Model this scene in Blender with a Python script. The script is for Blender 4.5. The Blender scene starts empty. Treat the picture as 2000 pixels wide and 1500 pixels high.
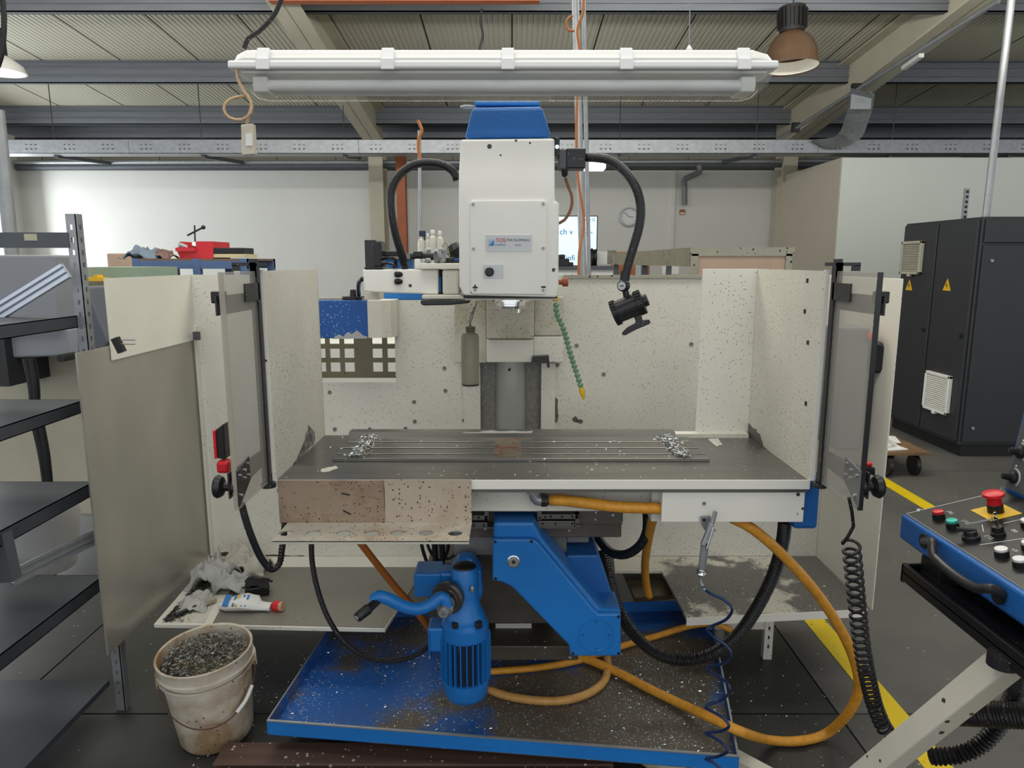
import bpy, bmesh, math, random
from mathutils import Vector, Matrix, noise

random.seed(7)
C = bpy.context.scene.collection
PITCH = math.radians(9.8); FPX = 1387.0; EYE = Vector((0, 0, 1.6))

# ------------------------------------------------------------------ camera, world, light, exposure
cam_d = bpy.data.cameras.new('camera'); cam = bpy.data.objects.new('camera', cam_d); C.objects.link(cam)
cam.location = EYE; cam.rotation_euler = (math.radians(90) - PITCH, 0, 0)
cam_d.sensor_width = 36; cam_d.lens = 36 * FPX / 2000; cam_d.clip_start = 0.02
bpy.context.scene.camera = cam
vs = bpy.context.scene.view_settings
vs.view_transform = 'Standard'; vs.look = 'None'; vs.gamma = 1; vs.use_curve_mapping = False; vs.exposure = 0.0
world = bpy.data.worlds.new('overcast'); bpy.context.scene.world = world; world.use_nodes = True
bgn = world.node_tree.nodes['Background']; bgn.inputs[0].default_value = (0.93, 0.97, 1.0, 1); bgn.inputs[1].default_value = 1.2

def area(loc, rot, sx, sy, power, col=(1, 1, 1)):
    l = bpy.data.lights.new('fill_and_window_light', 'AREA'); l.shape = 'RECTANGLE'; l.size = sx; l.size_y = sy; l.energy = power; l.color = col
    o = bpy.data.objects.new('fill_and_window_light', l); C.objects.link(o); o.location = loc; o.rotation_euler = rot
    return o
# added fill lamps above the frame, and daylight through the left window band
area((-0.8, 1.2, 4.55), (0, 0, 0), 5.0, 1.6, 110, (1, 0.99, 0.95))
area((-0.5, 4.3, 4.15), (0, 0, 0), 8.0, 1.2, 120, (1, 0.98, 0.93))
area((2.5, -3.5, 4.9), (0, 0, 0), 5.0, 2.0, 120, (1, 0.99, 0.96))
area((-7.7, 9.0, 2.0), (0, math.radians(-90), 0), 2.0, 5.5, 150, (0.9, 0.95, 1))
# added upward fill lamp, no fixture there, to brighten the roof
area((0.0, 4.6, 3.45), (math.radians(180 - 25), 0, 0), 9.0, 0.3, 330, (1, 0.98, 0.92))

# ------------------------------------------------------------------ projection helpers: a pixel and a real depth give a point
cp, sp = math.cos(PITCH), math.sin(PITCH)
FW = Vector((0, cp, -sp)); UP = Vector((0, sp, cp)); RT = Vector((1, 0, 0))
def ray(px, py): return FW * FPX + UP * (750 - py) + RT * (px - 1000)
def P(px, py, Y): d = ray(px, py); return EYE + d * (Y / d.y)
def PZ(px, py, z): d = ray(px, py); return EYE + d * ((z - 1.6) / d.z)
def PX(px, py, X): d = ray(px, py); return EYE + d * (X / d.x)

# ------------------------------------------------------------------ materials
MATS = {}
def _n(nt, t, **kw):
    n = nt.nodes.new(t)
    for k, v in kw.items(): setattr(n, k, v)
    return n
def mat(name, col, rough=0.5, metal=0.0, var=0.12, vscale=6.0, speck=0.0, sscale=70.0, scol=(0.05, 0.045, 0.035), patch=0.0, pcol=(0.2, 0.15, 0.1), pscale=2.5, psoft=0.05,
        bump=0.0, bscale=150.0, trans=0.0, alpha=1.0, emit=0.0, spec=0.5, streak=False, ior=1.45, patch2=None):
    if name in MATS: return MATS[name]
    m = bpy.data.materials.new(name); m.use_nodes = True; nt = m.node_tree
    b = nt.nodes['Principled BSDF']; L = nt.links.new
    b.inputs['Roughness'].default_value = rough; b.inputs['Metallic'].default_value = metal
    b.inputs['Transmission Weight'].default_value = trans; b.inputs['Alpha'].default_value = alpha
    b.inputs['Specular IOR Level'].default_value = spec; b.inputs['IOR'].default_value = ior
    tc = _n(nt, 'ShaderNodeTexCoord'); out = tc.outputs['Object']
    if streak:
        mp = _n(nt, 'ShaderNodeMapping'); mp.inputs['Scale'].default_value = streak if isinstance(streak, tuple) else (0.15, 3, 1); L(out, mp.inputs[0]); vout = mp.outputs[0]
    else: vout = out
    n1 = _n(nt, 'ShaderNodeTexNoise'); n1.inputs['Scale'].default_value = vscale; n1.inputs['Detail'].default_value = 5; L(vout, n1.inputs['Vector'])
    mx = _n(nt, 'ShaderNodeMix', data_type='RGBA'); mx.inputs[6].default_value = tuple(c * (1 - var * 1.6) for c in col) + (1,); mx.inputs[7].default_value = tuple(min(1, c * (1 + var)) for c in col) + (1,)
    L(n1.outputs['Fac'], mx.inputs[0]); cur = mx.outputs[2]
    if patch > 0:
        n2 = _n(nt, 'ShaderNodeTexNoise'); n2.inputs['Scale'].default_value = pscale; n2.inputs['Detail'].default_value = 7; n2.inputs['Roughness'].default_value = 0.6; L(out, n2.inputs['Vector'])
        r = _n(nt, 'ShaderNodeMapRange'); r.inputs[1].default_value = 1 - patch - psoft; r.inputs[2].default_value = 1 - patch + psoft; L(n2.outputs['Fac'], r.inputs[0])
        m2 = _n(nt, 'ShaderNodeMix', data_type='RGBA'); L(r.outputs[0], m2.inputs[0]); L(cur, m2.inputs[6]); m2.inputs[7].default_value = pcol + (1,); cur = m2.outputs[2]
    if speck > 0:
        v = _n(nt, 'ShaderNodeTexVoronoi'); v.inputs['Scale'].default_value = sscale; v.inputs['Randomness'].default_value = 1; L(out, v.inputs['Vector'])
        n3 = _n(nt, 'ShaderNodeTexNoise'); n3.inputs['Scale'].default_value = 3.0; n3.inputs['Detail'].default_value = 2; L(out, n3.inputs['Vector'])
        sep = _n(nt, 'ShaderNodeSeparateColor'); L(v.outputs['Color'], sep.inputs[0])
        a = _n(nt, 'ShaderNodeMath', operation='MULTIPLY'); L(sep.outputs[0], a.inputs[0]); a.inputs[1].default_value = 0.34          # radius by cell
        b2 = _n(nt, 'ShaderNodeMath', operation='LESS_THAN'); L(v.outputs['Distance'], b2.inputs[0]); L(a.outputs[0], b2.inputs[1])
        c2 = _n(nt, 'ShaderNodeMapRange'); L(n3.outputs['Fac'], c2.inputs[0]); c2.inputs[1].default_value = 0.36; c2.inputs[2].default_value = 0.68; c2.inputs[3].default_value = speck * 0.12; c2.inputs[4].default_value = min(1.0, speck * 2.2)
        d2 = _n(nt, 'ShaderNodeMath', operation='LESS_THAN'); L(sep.outputs[1], d2.inputs[0]); L(c2.outputs[0], d2.inputs[1])
        e2 = _n(nt, 'ShaderNodeMath', operation='MULTIPLY'); L(b2.outputs[0], e2.inputs[0]); L(d2.outputs[0], e2.inputs[1])
        m3 = _n(nt, 'ShaderNodeMix', data_type='RGBA'); L(e2.outputs[0], m3.inputs[0]); L(cur, m3.inputs[6]); m3.inputs[7].default_value = scol + (1,); cur = m3.outputs[2]
    L(cur, b.inputs['Base Color'])
    if bump > 0:
        n4 = _n(nt, 'ShaderNodeTexNoise'); n4.inputs['Scale'].default_value = bscale; L(vout, n4.inputs['Vector'])
        bp = _n(nt, 'ShaderNodeBump'); bp.inputs['Strength'].default_value = bump; bp.inputs['Distance'].default_value = 0.002; L(n4.outputs['Fac'], bp.inputs['Height']); L(bp.outputs[0], b.inputs['Normal'])
    if emit > 0:
        b.inputs['Emission Color'].default_value = col + (1,); b.inputs['Emission Strength'].default_value = emit
    MATS[name] = m
    return m
def srgb(r, g, b):
    f = lambda c: (c / 255 / 12.92) if c / 255 <= 0.04045 else ((c / 255 + 0.055) / 1.055) ** 2.4
    return (f(r), f(g), f(b))

CREAM = srgb(222, 220, 209)
M_cream = mat('cream_paint', CREAM, 0.45, var=0.06, speck=0.10, sscale=190)
M_cream_dirty = mat('cream_paint_speckled', srgb(216, 212, 199), 0.5, var=0.10, speck=0.8, sscale=190, patch=0.34, pcol=srgb(190, 180, 158), psoft=0.12, pscale=3)
M_cover = mat('grimy_cover_paint', srgb(212, 208, 192), 0.5, var=0.12, speck=1.6, sscale=170, patch=0.42, pcol=srgb(158, 154, 128), psoft=0.16, pscale=6, scol=(0.04, 0.045, 0.02))
M_cream_chip = mat('cream_paint_chipped', srgb(216, 213, 201), 0.5, var=0.08, speck=0.38, sscale=200, patch=0.30, pcol=srgb(105, 102, 95), psoft=0.008, pscale=3.2)
M_shelfpaint = mat('worn_shelf_paint', srgb(208, 203, 188), 0.5, var=0.1, speck=0.6, sscale=110, patch=0.50, pcol=srgb(112, 110, 104), psoft=0.02, pscale=2.6, scol=(0.02, 0.02, 0.02))
M_white = mat('white_paint', srgb(232, 230, 222), 0.4, var=0.04, speck=0.05, sscale=50)
M_whiteplastic = mat('white_plastic', srgb(225, 225, 220), 0.35, var=0.04)
M_whitewall = mat('white_plaster', srgb(214, 214, 208), 0.8, var=0.04, vscale=1.5)
M_boxwall = mat('pale_green_plaster', srgb(226, 231, 222), 0.8, var=0.03, vscale=1.5)
M_blue = mat('blue_enamel', srgb(30, 116, 194), 0.32, var=0.12, bump=0.25, bscale=260, speck=0.08, sscale=240)
M_bluedark = mat('blue_hammered_paint', srgb(30, 96, 168), 0.4, var=0.15, bump=0.6, bscale=180)
M_bluespot = mat('blue_spotted_paint', srgb(22, 84, 160), 0.4, var=0.15, speck=0.4, sscale=170, scol=srgb(190, 200, 205), patch=0.28, pcol=srgb(150, 150, 148), psoft=0.01, pscale=9)
M_tray = mat('blue_tray_paint_worn', srgb(34, 92, 168), 0.4, var=0.2, speck=0.5, sscale=160, scol=srgb(190, 200, 210), patch=0.515, pcol=srgb(92, 86, 76), psoft=0.045, pscale=2.4)
M_steel = mat('brushed_steel', srgb(132, 131, 126), 0.30, metal=0.75, var=0.25, vscale=5, streak=(0.4, 4, 1), speck=0.10, sscale=55, scol=(0.6, 0.6, 0.58))
M_steelsheet = mat('stained_steel_sheet', srgb(184, 180, 170), 0.34, metal=0.6, var=0.28, vscale=2.6, streak=(1, 1, 0.5))
M_steeltable = mat('machined_steel', srgb(126, 125, 120), 0.28, metal=0.7, var=0.25, vscale=4, streak=(0.3, 6, 1), speck=0.12, sscale=70, scol=(0.7, 0.7, 0.68), patch=0.30, pcol=srgb(96, 78, 60), psoft=0.03, pscale=4)
M_chrome = mat('chrome', (0.8, 0.8, 0.8), 0.15, metal=1, var=0.03)
M_galv = mat('galvanised_steel', srgb(160, 163, 166), 0.45, metal=0.6, var=0.18, vscale=18)
M_galvdark = mat('dull_purlin_steel', srgb(120, 124, 130), 0.6, metal=0.3, var=0.15, vscale=8, streak=(0.3, 3, 3))
M_rackgrey = mat('grey_rack_steel', srgb(86, 90, 96), 0.5, metal=0.3, var=0.15, vscale=10)
M_rackshelf = mat('dark_shelf_steel', srgb(72, 76, 84), 0.42, metal=0.4, var=0.22, vscale=5)
M_black = mat('black_plastic', (0.012, 0.012, 0.013), 0.4, var=0.2)
M_blackrub = mat('black_rubber', (0.012, 0.012, 0.014), 0.42, var=0.3, vscale=30, speck=0.10, sscale=260, scol=(0.35, 0.35, 0.35))
M_blackmet = mat('black_metal', (0.02, 0.02, 0.022), 0.35, var=0.2, speck=0.08, sscale=240, scol=(0.4, 0.4, 0.4))
M_cab = mat('charcoal_cabinet_paint', srgb(44, 46, 50), 0.45, var=0.12, vscale=3, bump=0.2)
M_castdark = mat('oily_cast_iron', srgb(96, 90, 82), 0.5, metal=0.25, var=0.35, vscale=7, speck=0.16, sscale=60, scol=(0.5, 0.5, 0.48), patch=0.42, pcol=srgb(76, 66, 52), psoft=0.1, pscale=3)
M_castgrey = mat('grey_machined_casting', srgb(128, 128, 128), 0.42, metal=0.35, var=0.2, vscale=5)
M_orange = mat('amber_braided_hose', srgb(226, 158, 54), 0.28, var=0.22, vscale=45, bump=0.6, bscale=450, speck=0.9, sscale=300, scol=srgb(140, 84, 20))
M_orangecable = mat('orange_cable', srgb(172, 104, 52), 0.5)
M_red = mat('red_plastic', srgb(214, 30, 42), 0.35)
M_redbin = mat('red_bin_plastic', srgb(205, 40, 52), 0.4)
M_yellow = mat('yellow_plastic', srgb(226, 180, 30), 0.45)
M_yline = mat('yellow_floor_paint', srgb(216, 186, 10), 0.5, var=0.06, vscale=20, speck=0.05)
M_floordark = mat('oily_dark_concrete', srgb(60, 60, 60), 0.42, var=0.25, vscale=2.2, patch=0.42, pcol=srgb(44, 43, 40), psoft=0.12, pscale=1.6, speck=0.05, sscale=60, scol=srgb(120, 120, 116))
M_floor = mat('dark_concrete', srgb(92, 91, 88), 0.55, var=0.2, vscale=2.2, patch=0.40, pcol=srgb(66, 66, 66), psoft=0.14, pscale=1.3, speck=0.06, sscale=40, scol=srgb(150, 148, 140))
M_joint = mat('joint_filler', srgb(60, 60, 60), 0.8)
M_olive = mat('olive_roof_sheet', srgb(196, 193, 174), 0.5, var=0.08, vscale=1.0)
M_upper = mat('upper_wall_panel', srgb(150, 146, 132), 0.7, var=0.08)
M_frame = mat('beige_frame_paint', srgb(188, 182, 162), 0.6, var=0.10, vscale=3)
M_rust = mat('rusty_sheet', srgb(160, 140, 120), 0.55, metal=0.1, var=0.22, vscale=9, speck=0.5, sscale=140, scol=srgb(70, 50, 40), patch=0.48, pcol=srgb(122, 98, 82), psoft=0.09, pscale=5)
M_wood = mat('brown_plank', srgb(92, 70, 62), 0.65, var=0.35, vscale=6, streak=(0.3, 6, 6), speck=0.3, sscale=60, scol=srgb(180, 175, 170))
M_board = mat('pinkish_board', srgb(186, 160, 142), 0.7, var=0.1, speck=0.15, sscale=60)
M_speckframe = mat('speckled_frame_paint', srgb(158, 156, 140), 0.6, var=0.12, speck=0.75, sscale=55, scol=(0.03, 0.03, 0.02))
M_bucket = mat('dirty_bucket_plastic', srgb(220, 212, 196), 0.5, var=0.14, vscale=5, speck=0.25, sscale=90, scol=srgb(96, 74, 50), patch=0.5, pcol=srgb(158, 132, 100), psoft=0.10, pscale=5)
M_chips = mat('metal_swarf', srgb(205, 208, 212), 0.25, metal=0.9, var=0.3, vscale=80)
M_chipsdark = mat('dark_swarf', srgb(70, 70, 66), 0.6, metal=0.2, var=0.6, vscale=60, patch=0.45, pcol=srgb(92, 82, 56), pscale=12)
M_rag = mat('grey_rag_cloth', srgb(178, 178, 174), 0.9, var=0.2, vscale=12)
M_clear = mat('scratched_clear_plastic', srgb(176, 174, 166), 0.25, var=0.08, alpha=0.42, spec=0.4)
M_clearedge = mat('frosted_plastic_edge', srgb(184, 176, 160), 0.3, alpha=0.6)
M_diffuser = mat('clear_diffuser', srgb(196, 196, 186), 0.12, alpha=0.22, spec=0.8)
M_tube = mat('fluorescent_tube', srgb(238, 238, 238), 0.3)
M_green = mat('green_hose_plastic', srgb(120, 156, 124), 0.45, var=0.3, vscale=40)
M_bottle = mat('cloudy_bottle', srgb(150, 150, 128), 0.3, alpha=0.8, var=0.15)
M_ink = mat('black_print', (0.02, 0.02, 0.02), 0.6)
M_whiteprint = mat('white_print', (0.8, 0.8, 0.8), 0.6)
M_redprint = mat('red_print', srgb(190, 60, 40), 0.6)
M_blueprint = mat('blue_print', srgb(50, 120, 190), 0.6)
M_paper = mat('paper', srgb(224, 224, 222), 0.7, var=0.02)
M_silver = mat('silver_label', srgb(196, 198, 200), 0.4, metal=0.2)
M_screen = mat('lit_screen', srgb(215, 240, 248), 0.4, var=0.02, emit=0.75)
M_lamp = mat('lit_lamp', srgb(255, 252, 240), 0.4, var=0, emit=6.0)
M_wood2 = mat('orange_wood', srgb(178, 104, 52), 0.6, var=0.15)
M_orangesteel = mat('orange_steel', srgb(160, 88, 54), 0.6)
M_greenbench = mat('green_bench_paint', srgb(146, 166, 148), 0.6)
M_grey = mat('grey_machine_paint', srgb(140, 143, 150), 0.5, var=0.06)
M_darkgreypanel = mat('dark_grey_panel', srgb(86, 88, 92), 0.5)
M_pink = mat('pink_board', srgb(190, 150, 140), 0.7)
M_bluerack = mat('blue_rack_steel', srgb(84, 108, 150), 0.45, var=0.1)
M_bluecoil = mat('navy_tube', srgb(22, 42, 86), 0.3)
M_bluecloth = mat('grey_blue_rag', srgb(106, 120, 138), 0.9, var=0.3, vscale=20)
M_brown = mat('brown_reflector', srgb(92, 70, 52), 0.35, var=0.3)
M_refl = mat('lamp_inside', srgb(225, 220, 205), 0.4, emit=0.25)
M_mesh = mat('rubber_bellows', srgb(140, 138, 132), 0.6, var=0.3, vscale=60, speck=0.3, sscale=80, scol=(0.5, 0.5, 0.5))
M_gridplate = mat('olive_grid_plate', srgb(126, 120, 98), 0.5, var=0.12, speck=0.1)
M_teal = mat('teal_button', srgb(40, 180, 165), 0.4)
M_bristle = mat('brush_bristle', srgb(176, 168, 150), 0.8, var=0.3, vscale=80)
M_glasslens = mat('lens', srgb(180, 185, 190), 0.1, var=0)

# ------------------------------------------------------------------ mesh builder
class MB:
    def __init__(s): s.bm = bmesh.new(); s.M = Matrix.Identity(4)
    def v(s, p): return s.bm.verts.new(s.M @ Vector(p))
    def box(s, x0, x1, y0, y1, z0, z1):
        v = [s.v((x, y, z)) for x in (x0, x1) for y in (y0, y1) for z in (z0, z1)]
        for f in ((0, 1, 3, 2), (4, 6, 7, 5), (0, 4, 5, 1), (2, 3, 7, 6), (0, 2, 6, 4), (1, 5, 7, 3)): s.bm.faces.new([v[i] for i in f])
        return s
    def hexa(s, a):           # 8 points: bottom loop 4, top loop 4
        v = [s.v(p) for p in a]
        for f in ((3, 2, 1, 0), (4, 5, 6, 7), (0, 1, 5, 4), (1, 2, 6, 5), (2, 3, 7, 6), (3, 0, 4, 7)): s.bm.faces.new([v[i] for i in f])
        return s
    def prism(s, pts, ext):   # polygon (list of 3D) extruded by vector
        ext = Vector(ext); a = [s.v(p) for p in pts]; b = [s.v(Vector(p) + ext) for p in pts]; n = len(pts)
        s.bm.faces.new(a); s.bm.faces.new(list(reversed(b)))
        for i in range(n): s.bm.faces.new([a[i], b[i], b[(i + 1) % n], a[(i + 1) % n]])
        return s
    def beam(s, p0, p1, w, h, up=(0, 0, 1)):
        p0, p1 = Vector(p0), Vector(p1); d = (p1 - p0).normalized(); u = Vector(up)
        if abs(d.dot(u)) > 0.98: u = Vector((0, 1, 0))
        r = d.cross(u).normalized(); u = r.cross(d)
        o = [r * (-w / 2) + u * (-h / 2), r * (w / 2) + u * (-h / 2), r * (w / 2) + u * (h / 2), r * (-w / 2) + u * (h / 2)]
        return s.hexa([p0 + q for q in o] + [p1 + q for q in o])
    def cyl(s, p0, p1, r0, r1=None, n=16):
        return s.loft([(Vector(p0), r0), (Vector(p1), r0 if r1 is None else r1)], n)
    def loft(s, rings, n=16, cap=True):   # straight chain of (point, radius) along one axis
        ax = (rings[-1][0] - rings[0][0]).normalized(); u = Vector((0, 0, 1)) if abs(ax.z) < 0.9 else Vector((1, 0, 0))
        r = ax.cross(u).normalized(); u = r.cross(ax); L = []
        for p, rad in rings: L.append([s.v(p + (r * math.cos(2 * math.pi * i / n) + u * math.sin(2 * math.pi * i / n)) * max(rad, 1e-5)) for i in range(n)])
        for a, b in zip(L, L[1:]):
            for i in range(n): s.bm.faces.new([a[i], a[(i + 1) % n], b[(i + 1) % n], b[i]])
        if cap: s.bm.faces.new(list(reversed(L[0]))); s.bm.faces.new(L[-1])
        return s
    def lathe(s, p, axis, prof, n=24, cap=False):   # prof: (distance along axis, radius)
        p = Vector(p); a = Vector(axis).normalized()
        u = Vector((0, 0, 1)) if abs(a.z) < 0.9 else Vector((1, 0, 0)); r = a.cross(u).normalized(); u = r.cross(a); L = []
        for d, rad in prof: L.append([s.v(p + a * d + (r * math.cos(2 * math.pi * i / n) + u * math.sin(2 * math.pi * i / n)) * max(rad, 1e-5)) for i in range(n)])
        for x, y in zip(L, L[1:]):
            for i in range(n): s.bm.faces.new([x[i], x[(i + 1) % n], y[(i + 1) % n], y[i]])
        if cap: s.bm.faces.new(list(reversed(L[0]))); s.bm.faces.new(L[-1])
        return s
    def tube(s, pts, r, n=10, step=None, rib=None, smooth=True):
        pts = [Vector(p) for p in pts]; q = spline(pts, step or max(0.01, r * 1.2)) if smooth else pts
        if rib:
            pitch, amp = rib; q = resample(q, pitch / 4); rad = [r + amp * (1, 0.2, -1, 0.2)[i % 4] for i in range(len(q))]
        else: rad = [r] * len(q)
        L = []; nrm = None
        for i, p in enumerate(q):
            t = (q[min(i + 1, len(q) - 1)] - q[max(i - 1, 0)]).normalized()
            if nrm is None: nrm = t.orthogonal().normalized()
            nrm = (nrm - t * nrm.dot(t)).normalized(); b = t.cross(nrm)
            L.append([s.v(p + (nrm * math.cos(2 * math.pi * k / n) + b * math.sin(2 * math.pi * k / n)) * rad[i]) for k in range(n)])
        for a, b in zip(L, L[1:]):
            for k in range(n): s.bm.faces.new([a[k], a[(k + 1) % n], b[(k + 1) % n], b[k]])
        s.bm.faces.new(list(reversed(L[0]))); s.bm.faces.new(L[-1])
        return s
    def sphere(s, c, r, n=12, sc=(1, 1, 1)):
        m = s.M @ Matrix.Translation(Vector(c)) @ Matrix.Diagonal((r * sc[0], r * sc[1], r * sc[2], 1))
        bmesh.ops.create_uvsphere(s.bm, u_segments=n, v_segments=max(6, n // 2 + 2), radius=1, matrix=m); return s
    def plate(s, x0, x1, z0, z1, y, t, holes=(), seg=20):    # XZ plate at Y=y..y+t with round or square holes cut through
        if holes and len(holes[0]) == 4:
            X = sorted({x0, x1} | {h[0] for h in holes} | {h[1] for h in holes}); Z = sorted({z0, z1} | {h[2] for h in holes} | {h[3] for h in holes})
            solid = lambda i, j: 0 <= i < len(X) - 1 and 0 <= j < len(Z) - 1 and not any(h[0] - 1e-7 < (X[i] + X[i + 1]) / 2 < h[1] and h[2] < (Z[j] + Z[j + 1]) / 2 < h[3] for h in holes)
            V = {}
            def q(i, j, k):
                if (i, j, k) not in V: V[i, j, k] = s.v((X[i], y + t * k, Z[j]))
                return V[i, j, k]
            for i in range(len(X) - 1):
                for j in range(len(Z) - 1):
                    if not solid(i, j): continue
                    s.bm.faces.new([q(i, j, 0), q(i + 1, j, 0), q(i + 1, j + 1, 0), q(i, j + 1, 0)]); s.bm.faces.new([q(i, j + 1, 1), q(i + 1, j + 1, 1), q(i + 1, j, 1), q(i, j, 1)])
                    if not solid(i - 1, j): s.bm.faces.new([q(i, j, 0), q(i, j + 1, 0), q(i, j + 1, 1), q(i, j, 1)])
                    if not solid(i + 1, j): s.bm.faces.new([q(i + 1, j, 0), q(i + 1, j, 1), q(i + 1, j + 1, 1), q(i + 1, j + 1, 0)])
                    if not solid(i, j - 1): s.bm.faces.new([q(i, j, 0), q(i, j, 1), q(i + 1, j, 1), q(i + 1, j, 0)])
                    if not solid(i, j + 1): s.bm.faces.new([q(i, j + 1, 0), q(i + 1, j + 1, 0), q(i + 1, j + 1, 1), q(i, j + 1, 1)])
            return s
        from mathutils.geometry import tessellate_polygon
        loops = [[Vector((x0, 0, z0)), Vector((x1, 0, z0)), Vector((x1, 0, z1)), Vector((x0, 0, z1))]]
        for h in holes:
            if len(h) == 4: a, b, c, d = h; loops.append([Vector((a, 0, c)), Vector((a, 0, d)), Vector((b, 0, d)), Vector((b, 0, c))])
            else: a, c, r = h; loops.append([Vector((a + r * math.cos(-2 * math.pi * i / seg), 0, c + r * math.sin(-2 * math.pi * i / seg))) for i in range(seg)])
        tris = tessellate_polygon([[Vector((p.x, p.z, 0)) for p in l] for l in loops]); flat = [p for l in loops for p in l]
        f = [s.v((p.x, y, p.z)) for p in flat]; g = [s.v((p.x, y + t, p.z)) for p in flat]
        for a, b, c in tris:
            s.bm.faces.new([f[a], f[b], f[c]]); s.bm.faces.new([g[c], g[b], g[a]])
        k = 0
        for l in loops:
            m = len(l)
            for i in range(m): s.bm.faces.new([f[k + i], f[k + (i + 1) % m], g[k + (i + 1) % m], g[k + i]])
            k += m
        return s
    def build(s, name, material, parent=None, bevel=0, smooth=None, org=None):
        me = bpy.data.meshes.new(name); bmesh.ops.recalc_face_normals(s.bm, faces=s.bm.faces)
        w = WLOC.get(parent.name) if parent is not None else None
        if w is None:
            if org is None:
                vs_ = [v.co for v in s.bm.verts]; lo = Vector([min(v[i] for v in vs_) for i in range(3)]); hi = Vector([max(v[i] for v in vs_) for i in range(3)]); org = Vector(((lo.x + hi.x) / 2, (lo.y + hi.y) / 2, lo.z))
            w = Vector(org)
        bmesh.ops.translate(s.bm, verts=s.bm.verts, vec=-w); s.bm.to_mesh(me); s.bm.free()
        o = bpy.data.objects.new(name, me); C.objects.link(o); me.materials.append(material)
        if parent is not None: o.parent = parent
        else: o.location = w
        WLOC[o.name] = w
        if smooth:
            for p in me.polygons: p.use_smooth = True
            if smooth != 'all':
                try: me.set_sharp_from_angle(angle=math.radians(38))
                except Exception: pass
        if bevel:
            md = o.modifiers.new('bevel', 'BEVEL'); md.width = bevel; md.segments = 2; md.limit_method = 'ANGLE'; md.angle_limit = math.radians(40)
        return o
WLOC = {}
def spline(p, step):
    if len(p) < 3: return p
    out = []
    for i in range(len(p) - 1):
        a = p[i - 1] if i else p[0] * 2 - p[1]; b, c = p[i], p[i + 1]; d = p[i + 2] if i + 2 < len(p) else c * 2 - b
        m = max(2, int((c - b).length / step))
        for k in range(m):
            t = k / m; out.append(0.5 * ((2 * b) + (c - a) * t + (2 * a - 5 * b + 4 * c - d) * t * t + (3 * b - a - 3 * c + d) * t ** 3))
    out.append(p[-1]); return out
def resample(p, ds):
    out = [p[0]]; acc = 0
    for a, b in zip(p, p[1:]):
        L = (b - a).length; t = ds - acc
        while t <= L: out.append(a + (b - a) * (t / L)); t += ds
        acc = L - (t - ds)
    return out

def thing(name, label, cat, loc=(0, 0, 0), group=None):
    o = bpy.data.objects.new(name, None); C.objects.link(o); o.location = loc; o.empty_display_size = 0.05
    WLOC[o.name] = Vector(loc); o['label'] = label; o['category'] = cat
    if group: o['group'] = group
    return o
def tag(o, label, cat, group=None, kind=None):
    o['label'] = label; o['category'] = cat
    if group: o['group'] = group
    if kind: o['kind'] = kind
    return o
def struct(o): o['kind'] = 'structure'; return o
def lab(o, label): o['label'] = label; return o
def dup(root, delta, label=None):
    def cp_(o, par):
        c = o.copy(); C.objects.link(c); c.parent = par
        for ch in [x for x in KIDS.get(o.name, o.children)]: cp_(ch, c)
        WLOC[c.name] = WLOC[o.name] + Vector(delta); return c
    r = cp_(root, None); r.location = root.location + Vector(delta)
    if label: r['label'] = label
    return r
KIDS = {}
def copy_part(o, delta, parent=None):
    c = o.copy(); C.objects.link(c); c.parent = parent or o.parent; c.location = o.location + Vector(delta); WLOC[c.name] = WLOC[o.name]; return c
def pbox(m, x0, y0, x1, y1, Y, dep):         # box whose front face (plane Y) spans the given picture rectangle
    ym = (y0 + y1) / 2
    return m.box(P(x0, ym, Y).x, P(x1, ym, Y).x, Y, Y + dep, P(1000, y1, Y).z, P(1000, y0, Y).z)
def pb(name, mt, par, x0, y0, x1, y1, Y, dep, bevel=0):
    return pbox(MB(), x0, y0, x1, y1, Y, dep).build(name, mt, par, bevel=bevel)
def pprism(m, pts, Y, dep): return m.prism([P(x, y, Y) for x, y in pts], (0, dep, 0))
def text(s, size, M, material, parent, name='lettering', depth=0.0004, align='CENTER'):
    cu = bpy.data.curves.new('t', 'FONT'); cu.body = s; cu.size = size; cu.extrude = depth; cu.align_x = align; cu.align_y = 'CENTER'
    o = bpy.data.objects.new('t', cu); C.objects.link(o); me = bpy.data.meshes.new_from_object(o); bpy.data.objects.remove(o)
    w = WLOC[parent.name]; me.transform(Matrix.Translation(-w) @ M); me.materials.clear(); me.materials.append(material); me.name = name
    o = bpy.data.objects.new(name, me); C.objects.link(o); o.parent = parent; WLOC[o.name] = w; return o
FACE = Matrix.Rotation(math.radians(90), 4, 'X')       # text upright facing the camera (-Y)
def screws(par, pts, Y, r=0.004, mt=None, name='screw'):
    first = None
    for x, y in pts:
        p = P(x, y, Y)
        if first is None:
            first = MB().lathe(p, (0, -1, 0), [(0, r), (0.003, r), (0.003, r * 0.5), (0.0015, r * 0.45)], 10, True).build(name, mt or M_blackmet, par, smooth=True); p0 = p
        else: copy_part(first, p - p0)
def chips(name, label, n, sampler, mt=None, size=0.006, kind='stuff'):
    m = MB()
    for i in range(n):
        c = sampler()
        if c is None: continue
        c = Vector(c); a = random.uniform(0, 6.283); s_ = size * random.uniform(0.4, 1.3); e = random.uniform(-0.4, 0.9)
        d = Vector((math.cos(a), math.sin(a), e * 0.5)) * s_; q = Vector((-math.sin(a), math.cos(a), random.uniform(-0.6, 0.6))) * s_ * 0.3
        h = Vector((0, 0, s_ * 0.35))
        vs_ = [m.v(c - d), m.v(c + q + h), m.v(c + d), m.v(c - q)]
        m.bm.faces.new(vs_[:3]); m.bm.faces.new([vs_[0], vs_[2], vs_[3]])
    o = m.build(name, mt or M_chips)
    return tag(o, label, 'swarf', kind=kind)
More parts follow.
